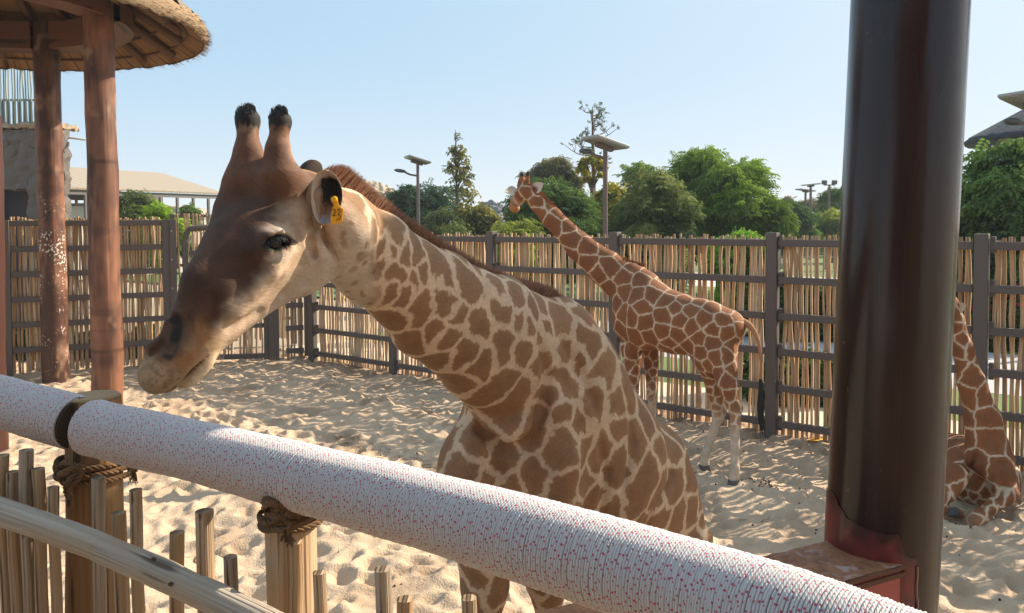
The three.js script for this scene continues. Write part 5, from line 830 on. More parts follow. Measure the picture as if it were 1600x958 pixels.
    const e = Math.min((q.d2 - q.d1) - gap, (big + (q.s?.placed ? 0.05 : 0.02)) - q.d1 * 0.9), m = sstep(-0.005, 0.007, e + 0.004 * noise(x * 60, y * 60, z * 60)), core = sstep(0.0, 0.06, e);
    const id = Math.abs(Math.sin(q.id * 12.9898) * 43758.5453) % 1; let pc = mixv(BROWN, DARK, core * 0.45 + 0.35 * (id - 0.5)); pc = mixv(pc, [0.30, 0.18, 0.10], (1 - t) * 0.45);
    let base = mixv(TAN, PALE, 0.3 + 0.3 * noise(x * 2, y * 2, z * 2)); base = mixv(base, [0.50, 0.33, 0.20], 0.35 * sstep(0.2, 0.9, t));
    return mixv(base, pc, m * 0.97);
  };
  const headCol = (x, y, z) => {
    const [f, u, l] = loc(x, y, z), al = Math.abs(l), n1 = noise(x * 13, y * 13, z * 13), n2 = noise(x * 30, y * 30, z * 30);
    const edge = lerp(0.06, -0.004, sstep(0.19, 0.3, f)) - 0.012 * sstep(0.41, 0.53, f);
    const dorsal = sstep(edge - 0.03, edge + 0.028, u + 0.012 * n1 + 0.006 * n2);
    let side = mixv([0.56, 0.41, 0.29], [0.34, 0.215, 0.13], 0.45 * sstep(-0.1, 0.55, n1) + 0.15 * n2); side = mixv(side, [0.60, 0.49, 0.39], sstep(-0.08, -0.17, u) * 0.6);
    side = mixv(side, [0.30, 0.175, 0.095], 0.65 * sstep(0.5, 0.75, noise(x * 8 + 3, y * 8, z * 8 + 1)) * sstep(0.33, 0.1, f));
    let c = mixv(side, mixv([0.054, 0.0225, 0.0125], [0.10, 0.043, 0.0215], 0.5 + 0.5 * n1), dorsal);  // dark brown face, deepened so the colour also stands in for shade
    c = mixv(c, [0.055, 0.026, 0.016], 0.6 * dorsal * sstep(0.16, 0.28, f) * sstep(0.55, 0.4, f) * sstep(-0.03, 0.06, -Math.abs(u - 0.05) + 0.05));
    c = mixv(c, [0.21, 0.095, 0.046], sstep(0.14, 0.02, f) * sstep(0.02, 0.09, u) * 0.75);
    // rust-brown muzzle side, pale lips
    const mz = sstep(0.47, 0.525, f + 0.01 * n2); let m = mixv([0.29, 0.135, 0.055], [0.48, 0.315, 0.175], sstep(-0.012, -0.055, u + 0.1 * (0.6 - f))); m = mixv(m, [0.42, 0.27, 0.145], sstep(0.62, 0.68, f)); m = mixv(m, [0.09, 0.04, 0.022], sstep(0.02, 0.05, u) * sstep(0.66, 0.6, f));
    m = mixv(m, [0.66, 0.50, 0.33], sstep(-0.055, -0.085, u)); c = mixv(c, m, mz);
    const nd = Math.hypot((f - 0.585) / 0.06, (u - 0.042) / 0.03, (al - 0.05) / 0.06); c = mixv(c, [0.075, 0.036, 0.02], 0.6 * sstep(1.25, 0.6, nd + 0.2 * n1)); if (nd < 2) { let sd = 1; for (const s of SLIT) sd = Math.min(sd, Math.hypot(x - s.x, y - s.y, z - s.z)); c = mixv(c, [0.012, 0.008, 0.007], 0.95 * sstep(0.017, 0.011, sd)); }
    const spots = sstep(0.55, 0.75, noise(x * 42, y * 42, z * 42)) * sstep(0.6, 0.65, f); c = mixv(c, [0.12, 0.065, 0.035], spots * 0.6); c = mixv(c, [0.17, 0.09, 0.045], 0.6 * sstep(0.05, 0.02, Math.hypot(f - 0.665, u - 0.015)) * sstep(-0.3, 0.3, n2));
    // round the eye
    const ea = 0.75 * (f - 0.214) + 0.66 * (u - 0.031), eb = -0.66 * (f - 0.214) + 0.75 * (u - 0.031), ed = Math.hypot((ea - 0.004) / 0.062, eb / 0.028, (al - 0.112) / 0.05), rim = sstep(1.08, 0.78, ed); 
    const above = sstep(0.028, 0.034, eb) * sstep(0.056, 0.040, eb) * sstep(0.055, 0.02, Math.abs(ea)) * sstep(0.06, 0.09, al); c = mixv(c, [0.56, 0.47, 0.40], above * 0.4);
    const below = sstep(-0.026, -0.033, eb) * sstep(-0.058, -0.042, eb) * sstep(0.07, 0.03, Math.abs(ea + 0.012)); c = mixv(c, [0.66, 0.56, 0.46], below * 0.4 * sstep(0.06, 0.09, al));
    c = mixv(c, [0.018, 0.012, 0.01], rim);
    const tear = sstep(0.012, 0.004, Math.abs(eb + 0.012)) * sstep(0.04, 0.06, ea) * sstep(0.10, 0.075, ea) * sstep(0.05, 0.08, al); c = mixv(c, [0.05, 0.03, 0.02], tear * 0.8);
    // small spots on the jaw and temple
    c = mixv(c, [0.31, 0.205, 0.135], 0.6 * sstep(0.19, 0.12, f) * sstep(-0.05, -0.01, u) * sstep(0.09, 0.05, u)); c = mixv(c, [0.13, 0.058, 0.03], 0.9 * sstep(0.085, 0.02, f) * sstep(-0.015, 0.04, u));
    const js = sstep(0.42, 0.5, noise(x * 17 + 5, y * 17, z * 17)) * sstep(0.13, 0.03, f) * sstep(0.04, -0.0, u); c = mixv(c, [0.27, 0.15, 0.08], js * 0.75);
    return c;
  };
  paint(g, (x, y, z) => {
    const [f, u] = loc(x, y, z), w = inHead(x, y, z) ? sstep(-0.075, -0.0, f + 0.15 * Math.min(0, u + 0.05)) : 0;
    let c = w < 1 ? coat(x, y, z) : null; if (w > 0) { const h = headCol(x, y, z); c = c ? mixv(c, h, w) : h; }
    c = mixv(c, [0.016, 0.013, 0.012], hornDark(x, y, z)); if (u > 0.12 && f < 0.12) c = mixv(c, mixv([0.19, 0.076, 0.036], [0.105, 0.042, 0.022], 0.5 + 0.5 * noise(x * 20, y * 9, z * 20)), 0.8 * sstep(0.12, 0.18, u) * (1 - hornDark(x, y, z)));
    { const pd = Math.hypot(x - POLL.x, y - POLL.y, z - POLL.z); c = mixv(c, [0.12, 0.055, 0.03], 0.85 * sstep(0.075, 0.04, pd + 0.012 * noise(x * 25, y * 25, z * 25))); }
    const k = fur(x, y, z); return [c[0] * k, c[1] * k, c[2] * k];
  }, V(-0.7, 0.45, 0.3), V(0.45, 0.8, 0.1));
  const base = V(0.45, 0, -4.2), t = thing('giraffe', 'large nearest giraffe with lowered head, brown patches and a yellow ear tag', 'giraffe', base);
  part(t, 'body', g, SKIN());
  // eye
  const eye = new THREE.SphereGeometry(0.03, 32, 24); eye.translate(eyeC.x, eyeC.y, eyeC.z); const ey = part(t, 'eye', eye, phys([0.006, 0.004, 0.0035], 0.15, { specularIntensity: 0.4, clearcoat: 0.45, clearcoatRoughness: 0.04 }));
  const lash = []; { const r = rng(12); for (let i = 0; i < 46; i++) { const q = i / 45, aa = lerp(-0.05, 0.05, q), b = EY(aa, 0.019 - 7 * (aa + 0.005) ** 2, 0.127 - 60 * 0.02 * aa * aa), e = b.clone().addScaledVector(L, 0.014 + 0.01 * r()).addScaledVector(E2, -0.012 - 0.01 * r()).addScaledVector(E1, (q - 0.5) * 0.025); lash.push(tube([b, b.clone().lerp(e, 0.5).addScaledVector(L, 0.004), e], [0.0012, 0.001, 0.0005], 4, 4)); } }
  part(ey, 'eyelash', lash, std([0.012, 0.009, 0.008], 0.6), { kind: 'stuff' });
  const eye2 = new THREE.SphereGeometry(0.026, 20, 14), e2 = H(0.222, 0.018, -0.103); eye2.translate(e2.x, e2.y, e2.z); part(t, 'eye', eye2, ey.material);
  // ears: a deep cup, the near one open towards the viewer
  const ear = (E, R, Up, N, w, h, depth, name, bend, opts) => {
    const P2 = [], C2 = [], I2 = [], nu = 24, nv = 34, name2 = bend > 0, outline = (v) => { const a = Math.pow(Math.sin(Math.PI * clamp(Math.pow(v, 0.92), 0, 1)), 0.46); return a; };
    for (const sideK of [0, 1]) for (let j = 0; j <= nv; j++) for (let i = 0; i <= nu; i++) {
      const v = j / nv, s = (i / nu) * 2 - 1, o = outline(v), x = s * o * w / 2, rim = Math.max(Math.abs(s), Math.abs(v * 2 - 1) ** 3), cupD = depth * (1 - s * s) * Math.pow(Math.sin(Math.PI * clamp(v, 0.02, 0.98)), 0.7);
      const y = (0.5 - v) * h, p = E.clone().addScaledVector(R, x + bend * (v - 0.5) ** 2 * h).addScaledVector(Up, y).addScaledVector(N, -cupD - (sideK ? 0.005 : 0) * (1 - 0.9 * Math.abs(s) ** 6) + 0.012 * s * s); P2.push(p.x, p.y, p.z);
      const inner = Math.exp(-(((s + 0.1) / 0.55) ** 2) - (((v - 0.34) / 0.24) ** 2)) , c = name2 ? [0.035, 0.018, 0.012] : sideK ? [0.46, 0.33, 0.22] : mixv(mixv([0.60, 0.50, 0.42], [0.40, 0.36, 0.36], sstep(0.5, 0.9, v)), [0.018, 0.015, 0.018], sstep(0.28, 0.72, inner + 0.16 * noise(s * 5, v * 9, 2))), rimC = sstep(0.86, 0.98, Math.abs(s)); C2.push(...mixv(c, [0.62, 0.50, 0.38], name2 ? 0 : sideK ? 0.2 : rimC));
    }
    const S = (nu + 1) * (nv + 1); for (const k of [0, 1]) for (let j = 0; j < nv; j++) for (let i = 0; i < nu; i++) { const a = k * S + j * (nu + 1) + i; k ? I2.push(a, a + 1, a + nu + 2, a, a + nu + 2, a + nu + 1) : I2.push(a, a + nu + 2, a + 1, a, a + nu + 1, a + nu + 2); }
    for (let j = 0; j < nv; j++) for (const i of [0, nu]) { const a = j * (nu + 1) + i, b = S + a; I2.push(a, a + nu + 1, b, b, a + nu + 1, b + nu + 1); }
    const eg = new THREE.BufferGeometry(); eg.setAttribute('position', new THREE.Float32BufferAttribute(P2, 3)); eg.setAttribute('color', new THREE.Float32BufferAttribute(C2, 3)); eg.setIndex(I2); eg.computeVertexNormals();
    const pe = part(t, name, eg, std([1, 1, 1], 0.9, { vertexColors: true, side: THREE.DoubleSide }), opts); return pe;
  };
  const ZE = 2.36, EC = at(513, 308, ZE), X1 = V(0.985, -0.02, 0.17).normalize(), Y1 = V(0.05, 0.995, 0.05).normalize(), Z1 = X1.clone().cross(Y1).normalize();
  ear(EC, X1, Y1, Z1, 0.097, 0.16, 0.05, 'ear', -0.2, { label: 'near ear with dark hollow and a yellow tag' });
  part(t, 'ear_base', skin([cap(at(470, 318, 2.42), at(496, 305, 2.40), 0.03, 0.03, 0.03), cap(at(496, 305, 2.40), at(502, 345, 2.40), 0.028, 0.018, 0.03), cap(at(500, 290, 2.42), at(515, 275, 2.42), 0.024, 0.014, 0.03), cap(at(490, 320, 2.385), at(492, 352, 2.385), 0.008, 0.006, 0.006), cap(at(497, 322, 2.375), at(500, 356, 2.375), 0.007, 0.005, 0.006)], 0.004, at(440, 400, 2.6).add(V(0, 0, 0)).min(at(540, 250, 2.2)).subScalar(0.06), at(440, 400, 2.2).max(at(560, 240, 2.6)).addScalar(0.06)), std([0.36, 0.24, 0.155], 0.9, { bumpMap: rep(grainMap, 1, 1), bumpScale: 0.001 }));
  { // dark hair in the ear
    const r = rng(44), hh = []; for (let i = 0; i < 260; i++) { const x = (r() - 0.62) * 0.05, y = 0.0 + r() * 0.06, b = EC.clone().addScaledVector(X1, x).addScaledVector(Y1, y).addScaledVector(Z1, -0.03 + Math.abs(x) * 0.4), e = b.clone().addScaledVector(X1, 0.012 + r() * 0.018).addScaledVector(Y1, -0.015 - r() * 0.02).addScaledVector(Z1, 0.012 + r() * 0.016); hh.push(tube([b, b.clone().lerp(e, 0.5).addScaledVector(Z1, 0.004), e], [0.0010, 0.0008, 0.0004], 3, 3)); }
    part(t, 'ear_hair', hh, std([0.05, 0.04, 0.035], 0.8), { kind: 'stuff' });
  }
  ear(at(480, 276, 2.62), V(0.9, -0.3, -0.2).normalize(), V(0.3, 0.9, -0.2).normalize(), V(0.2, 0.1, -1).normalize(), 0.08, 0.12, 0.03, 'ear', 0.1, { label: 'far ear mostly hidden behind the head' });
  { // ear tag: stud, neck and a plate with its number
    const ZT = 2.325, T0 = at(526, 330, ZT), R1 = V(0.9, 0.36, 0.2).normalize(), tg = new THREE.Group(); tg.name = 'ear_tag'; tg.userData.label = 'yellow ear tag with black number 23'; tg.position.copy(T0).sub(base); t.add(tg);
    const sc = 0.00186, shp = new THREE.Shape(), q = (x, y) => [(x - 526) * sc, (330 - y) * sc], pts = [[518, 310], [523, 307], [527, 309], [528, 320], [531, 323], [536, 327], [534, 345], [529, 348], [518, 350], [517, 340], [520, 326], [523, 320], [519, 315]];
    pts.forEach(([x, y], i) => i ? shp.lineTo(...q(x, y)) : shp.moveTo(...q(x, y))); shp.closePath();
    const yg = new THREE.ExtrudeGeometry(shp, { depth: 0.003, bevelEnabled: true, bevelSize: 0.0015, bevelThickness: 0.0015, bevelSegments: 2, curveSegments: 6 }); yg.rotateY(0.2);
    part(tg, 'plate', yg, phys([0.90, 0.38, 0.01], 0.4, { clearcoat: 0.3 }), { local: true });
    const st = new THREE.CylinderGeometry(0.007, 0.008, 0.01, 16); st.rotateX(Math.PI / 2); st.translate(...q(523, 311), 0.007); part(tg, 'stud', st, phys([0.85, 0.45, 0.02], 0.4), { local: true });
    const stroke = (l) => tube(l.map(([x, y]) => V(...q(x, y), 0.0068).applyAxisAngle(Yup, 0.2)), 0.0012, 5, 24);
    part(tg, 'number', [stroke([[520, 329], [522, 326.6], [524.2, 328.5], [523, 333], [520.5, 337.5], [525, 336]]), stroke([[527, 328.5], [530.5, 326.5], [531.5, 331], [528, 335], [532, 337], [530, 342.5], [525, 344]])], std([0.05, 0.03, 0.01], 0.7), { local: true });
  }
  // mane
  const ml = [[498, 268, 2.50], [530, 276, 2.56], [565, 303, 2.66], [610, 338, 2.82], [660, 370, 3.02], [710, 399, 3.22], [760, 424, 3.45], [810, 441, 3.68], [850, 451, 3.86], [866, 460, 3.94]].map(([x, y, Z]) => at(x, y + 9, Z)), mu = V(0.38, 0.9, -0.2).normalize();
  const mane = part(t, 'mane', hairRow(ml, mu, { seed: 9, n: 14000, w: 0.0032, h: (q) => 0.054 * sstep(-0.05, 0.06, q) * (q > 0.93 ? 0.8 : 1) * (1 - 0.15 * q) + 0.012, wide: (q) => 0.05 + 0.03 * q, lean: 0.3, c0: [0.20, 0.095, 0.055], c1: [0.38, 0.20, 0.12], ct: [0.29, 0.13, 0.07] }), HAIR, { kind: 'stuff' });
  for (const [, , c, hr] of HORN) { const d = V(-0.05, 1, 0).normalize(), r = rng(70 + Math.round(hr * 1e4)), hs = []; for (let i = 0; i < 360; i++) { const a = r() * 6.283, v = 0.25 + r() * 0.75, nrm = V(0, 0, 0).addScaledVector(d, v).addScaledVector(L, Math.cos(a) * Math.sqrt(Math.max(0, 1 - v * v))).addScaledVector(F, Math.sin(a) * Math.sqrt(Math.max(0, 1 - v * v))).normalize(), b = c.clone().addScaledVector(nrm, hr), e = b.clone().addScaledVector(nrm, 0.001 + r() * 0.002).addScaledVector(d, 0.010 + r() * 0.012).addScaledVector(L, 0.006 * (r() - 0.8)); hs.push(tube([b, b.clone().lerp(e, 0.5).addScaledVector(nrm, 0.002), e], [0.0014, 0.0011, 0.0005], 3, 3)); } part(t, 'horn_tuft', hs, std([0.014, 0.012, 0.013], 0.6), { kind: 'stuff' }); }
  // fur that shows at the edges of the head
  part(t, 'short_fur', furOn(g, (x, y, z) => { const [f, u, l] = loc(x, y, z); if (f < -0.08 || f > 0.75 || Math.abs(u) > 0.33 || l < -0.16) return null; if (Math.hypot((f - 0.222) / 0.06, (u - 0.016) / 0.05) < 1 && Math.abs(l) > 0.06) return null; const muz = f > 0.5; return { n: muz ? 5 : 4, h: muz ? (u < -0.04 ? 0.016 : 0.011) : u > 0.16 ? 0.010 : 0.0075, dir: F.clone().multiplyScalar(muz ? 0.35 : 0.8).add(V(0, muz ? -0.35 : -0.15, 0)) }; }, { seed: 31, w: 0.0017 }), HAIR, { kind: 'stuff' });
  part(t, 'body_fur', furOn(g, (x, y, z) => { const [f] = loc(x, y, z); if (f > -0.06 || y < 0.9 || z > -2.4 + 0 || z < -4.9) return null; return { n: 2, h: 0.011, dir: V(0.35, -0.7, -0.3) }; }, { seed: 32, w: 0.0026 }), HAIR, { kind: 'stuff' });
  { const r = rng(55), ws = []; for (let i = 0; i < 70; i++) { const f = 0.5 + r() * 0.17, l = (r() - 0.4) * 0.08, b = H(f, f > 0.64 ? -0.05 : -0.1, l), e = b.clone().add(V((r() - 0.5) * 0.02, -0.016 - r() * 0.018, (r() - 0.5) * 0.02)); ws.push(tube([b, b.clone().lerp(e, 0.6), e], [0.0006, 0.0005, 0.0002], 3, 3)); } part(t, 'whisker', ws, std([0.55, 0.42, 0.3], 0.7), { kind: 'stuff' }); }
}

// ---- the standing reticulated giraffe at the fence
const RET = { patch: [0.29, 0.105, 0.034], dark: [0.175, 0.06, 0.022], line: [0.62, 0.48, 0.35] };
function reticulate(g, seeds, pale, wide = 0.016) {
  const pat = patches(seeds, 0.36);
  return (x, y, z) => { const w = 0.008, q = pat(x + w * noise(x * 14, y * 14, z * 14), y + w * noise(x * 14 + 9, y * 14, z * 14), z + w * noise(x * 14, y * 14 + 9, z * 14)), p = pale(x, y, z), e = (q.d2 - q.d1) - wide * (1 + 0.3 * noise(x * 5, y * 5, z * 5)) - 0.012 * p, m = sstep(-0.004, 0.007, e), id = Math.abs(Math.sin(q.id * 12.9898) * 43758.5453) % 1; const k = 1 + 0.1 * fbm(x * 12, y * 12, z * 12); let c = mixv(RET.patch, RET.dark, clamp(0.5 * sstep(0, 0.09, e) + 0.4 * (id - 0.5))); c = mixv(c, [0.5, 0.32, 0.19], p * 0.6); c = mixv(RET.line, c, m * (1 - 0.8 * sstep(0.72, 1, p))); return [c[0] * k, c[1] * k, c[2] * k]; };
}
{
  const P = [], up = V(0, 1, 0), hindL = onGround(1148, 762), hindR = onGround(1102, 738), A = (x, y, Z) => at(x, y, Z);
  const hip = A(1105, 515, 8.85), wai = A(1055, 505, 9.15), rib = A(1015, 493, 9.4), sho = A(988, 482, 9.6);
  P.push(eca(hip, wai, up, [0.33, 0.24], [0.335, 0.27], 0.1), eca(wai, rib, up, [0.335, 0.27], [0.40, 0.28], 0.1), eca(rib, sho, up, [0.40, 0.28], [0.43, 0.24], 0.1), cap(A(990, 425, 9.6), A(1010, 440, 9.5), 0.10, 0.12, 0.15));
  P.push(cap(A(1135, 512, 8.75), A(1110, 560, 8.8), 0.21, 0.18, 0.1));
  const nk = [[985, 448, 9.65, 0.27, 0.17], [945, 418, 9.75, 0.21, 0.13], [905, 385, 9.85, 0.165, 0.11], [862, 340, 9.95, 0.125, 0.09], [826, 302, 10.05, 0.10, 0.08]].map(([x, y, Z, a, b]) => ({ c: A(x, y, Z), a, b })), un = V(0.6, 0.78, 0.1).normalize();
  for (let i = 0; i < 4; i++) P.push(eca(nk[i].c, nk[i + 1].c, un, [nk[i].a, nk[i].b], [nk[i + 1].a, nk[i + 1].b], 0.06));
  // head turned away and down
  P.push(cap(A(820, 298, 10.06), A(808, 312, 10.2), 0.095, 0.085, 0.05), cap(A(808, 312, 10.2), A(802, 322, 10.42), 0.075, 0.05, 0.04), ell(A(804, 325, 10.45), [0.07, 0.065, 0.07], [V(1, 0, 0), V(0, 1, 0), V(0, 0, 1)], 0.03), cap(A(822, 293, 10.06), A(818, 285, 10.1), 0.07, 0.06, 0.04));
  P.push(cap(A(812, 290, 10.1), A(815.5, 272, 10.05), 0.032, 0.024, 0.03), cap(A(823, 288, 10.02), A(825, 271, 9.98), 0.032, 0.024, 0.03));
  // hind legs: stifle, hock, fetlock, hoof
  const G = (v, h) => V(v.x, h, v.z), hockL = A(1149, 645, 8.45), hockR = A(1122, 652, 8.95), fl = G(hindL, 0.20).add(V(-0.0, 0, 0)), fr = G(hindR, 0.20);
  P.push(cap(A(1128, 555, 8.65), A(1138, 605, 8.5), 0.17, 0.10, 0.08), cap(A(1138, 605, 8.5), hockL, 0.10, 0.062, 0.05), cap(hockL, fl, 0.056, 0.043, 0.03), cap(fl, G(hindL, 0.06).add(V(-0.02, 0, 0.03)), 0.05, 0.055, 0.03), cap(hockL.clone().add(V(0.05, 0.05, 0)), hockL, 0.035, 0.04, 0.03));
  P.push(cap(A(1108, 555, 8.9), A(1118, 605, 8.92), 0.17, 0.10, 0.08), cap(A(1118, 605, 8.92), hockR, 0.10, 0.062, 0.05), cap(hockR, fr, 0.056, 0.043, 0.03), cap(fr, G(hindR, 0.05).add(V(-0.02, 0, 0.03)), 0.05, 0.055, 0.03), cap(hockR.clone().add(V(0.06, 0.05, 0)), hockR, 0.035, 0.04, 0.03));
  for (const [x, y, Z, r] of [[987, 545, 9.55, 0.13], [1016, 548, 9.75, 0.10]]) { const a = A(x, y, Z), k = V(a.x + 0.02, 0.75, a.z), f = V(a.x + 0.03, 0.15, a.z); P.push(cap(a, k, r, 0.065, 0.07), cap(k, f, 0.058, 0.045, 0.03), cap(f, V(f.x, 0.04, f.z + 0.03), 0.05, 0.06, 0.02)); }
  const g = skin(P, 0.0125, ...bounds(P)), seeds = skinSeeds(g, [], (q) => q.y < 0.45 ? 0.05 : q.y < 0.95 ? 0.085 : q.y < 1.25 ? 0.125 : q.x < 0.35 ? 0.125 : q.x < 1.3 ? 0.18 : q.x > 1.75 ? 0.135 : 0.165, 17);
  const col = reticulate(g, seeds, (x, y, z) => Math.max(0.95 * sstep(0.98, 0.5, y), 0), 0.0125), face = A(806, 318, 10.35), cheek = A(810, 308, 10.2);
  paint(g, (x, y, z) => {
    let c = col(x, y, z); const d = Math.hypot(x - face.x, y - face.y, z - face.z), d2 = Math.hypot(x - cheek.x, y - cheek.y, z - cheek.z);
    c = mixv(c, [0.66, 0.54, 0.43], sstep(0.15, 0.07, d2) * 0.7); c = mixv(c, [0.46, 0.22, 0.10], sstep(0.17, 0.1, d));
    const hy = y - A(820, 284, 10.05).y; if (hy > 0 && x < A(840, 290, 10).x) c = mixv(mixv([0.34, 0.14, 0.06], c, sstep(0.02, 0, hy)), [0.02, 0.016, 0.015], sstep(0.055, 0.085, hy));
    if (y < 0.09) c = mixv(c, [0.20, 0.16, 0.13], 0.8); return c;
  }, V(-0.7, 0.3, -0.4), V(0.2, 0.95, 0));
  const base = V((hindL.x + sho.x) / 2, 0, (hindL.z + sho.z) / 2), t = thing('giraffe', 'reticulated giraffe standing at the fence with its head turned away', 'giraffe', base); part(t, 'body', g, SKIN(0.6));
  const leaf = (E, tip, w, c, name, label) => { const a = [], N = tip.clone().sub(E), S = N.clone().cross(V(0.2, 0.3, 1)).normalize(); const Pp = [], Ii = [], nv = 10; for (const k of [0, 1]) for (let j = 0; j <= nv; j++) for (let i = 0; i <= 4; i++) { const v = j / nv, s = i / 2 - 1, o = Math.pow(Math.sin(Math.PI * Math.pow(clamp(v, 0.001, 0.999), 0.75)), 0.8), p = E.clone().addScaledVector(N, v).addScaledVector(S, s * o * w / 2).add(V(0, 0, -0.02 * (1 - s * s) * o - (k ? 0.006 * (1 - s * s) : 0))); Pp.push(p.x, p.y, p.z); } for (const k of [0, 1]) for (let j = 0; j < nv; j++) for (let i = 0; i < 4; i++) { const q = k * 55 + j * 5 + i; Ii.push(q, q + 1, q + 6, q, q + 6, q + 5); } const eg = new THREE.BufferGeometry(); eg.setAttribute('position', new THREE.Float32BufferAttribute(Pp, 3)); eg.setIndex(Ii); eg.computeVertexNormals(); return part(a.length ? null : t, name, eg, std(c, 0.9, { side: THREE.DoubleSide }), label ? { label } : {}); };
  leaf(A(831, 299, 10.0), A(849, 286, 9.9), 0.13, [0.58, 0.5, 0.45], 'ear'); leaf(A(808, 296, 10.12), A(788, 300, 10.05), 0.12, [0.68, 0.58, 0.48], 'ear');
  const mn = [[824, 286, 10.02], [848, 308, 9.97], [880, 341, 9.9], [915, 371, 9.82], [955, 398, 9.72], [990, 412, 9.62], [1003, 416, 9.58]].map(([x, y, Z]) => A(x, y + 3, Z)); part(t, 'mane', hairRow(mn, un, { seed: 19, n: 2600, w: 0.011, h: () => 0.075, wide: () => 0.045, lean: 0.1, c0: [0.26, 0.09, 0.035], c1: [0.38, 0.15, 0.06] }), HAIR, { kind: 'stuff' });
  const tl = [A(1148, 500, 8.75), A(1170, 508, 8.65), A(1183, 528, 8.6), A(1189, 560, 8.58), A(1189, 600, 8.58)]; part(t, 'tail', tube(tl, [0.055, 0.038, 0.024, 0.018, 0.018], 8, 30), std([0.40, 0.20, 0.10], 0.9));
  const r = rng(23), hs = []; for (let i = 0; i < 230; i++) { const q = r(), k = r() - 0.5, b = A(1189 + k * 5, 592 + q * 26, 8.56), m = A(1188 + k * 7 + (r() - 0.5) * 3, 622 + q * 28, 8.57), e = A(1191 + k * 5 + (r() - 0.5) * 9, 640 + q * 34 + r() * r() * 26, 8.58); hs.push(tube([b, m, e], [0.004, 0.0045, 0.0012], 3, 5)); } part(t, 'tail_tuft', hs, std([0.016, 0.016, 0.018], 0.65), { kind: 'stuff' });
  for (const [v, dx] of [[hindL, 0], [hindR, 0]]) { const hf = new THREE.CylinderGeometry(0.058, 0.075, 0.1, 18); hf.translate(v.x - 0.02, 0.045, v.z + 0.035); part(t, 'hoof', hf, std([0.10, 0.085, 0.075], 0.7)); }
}

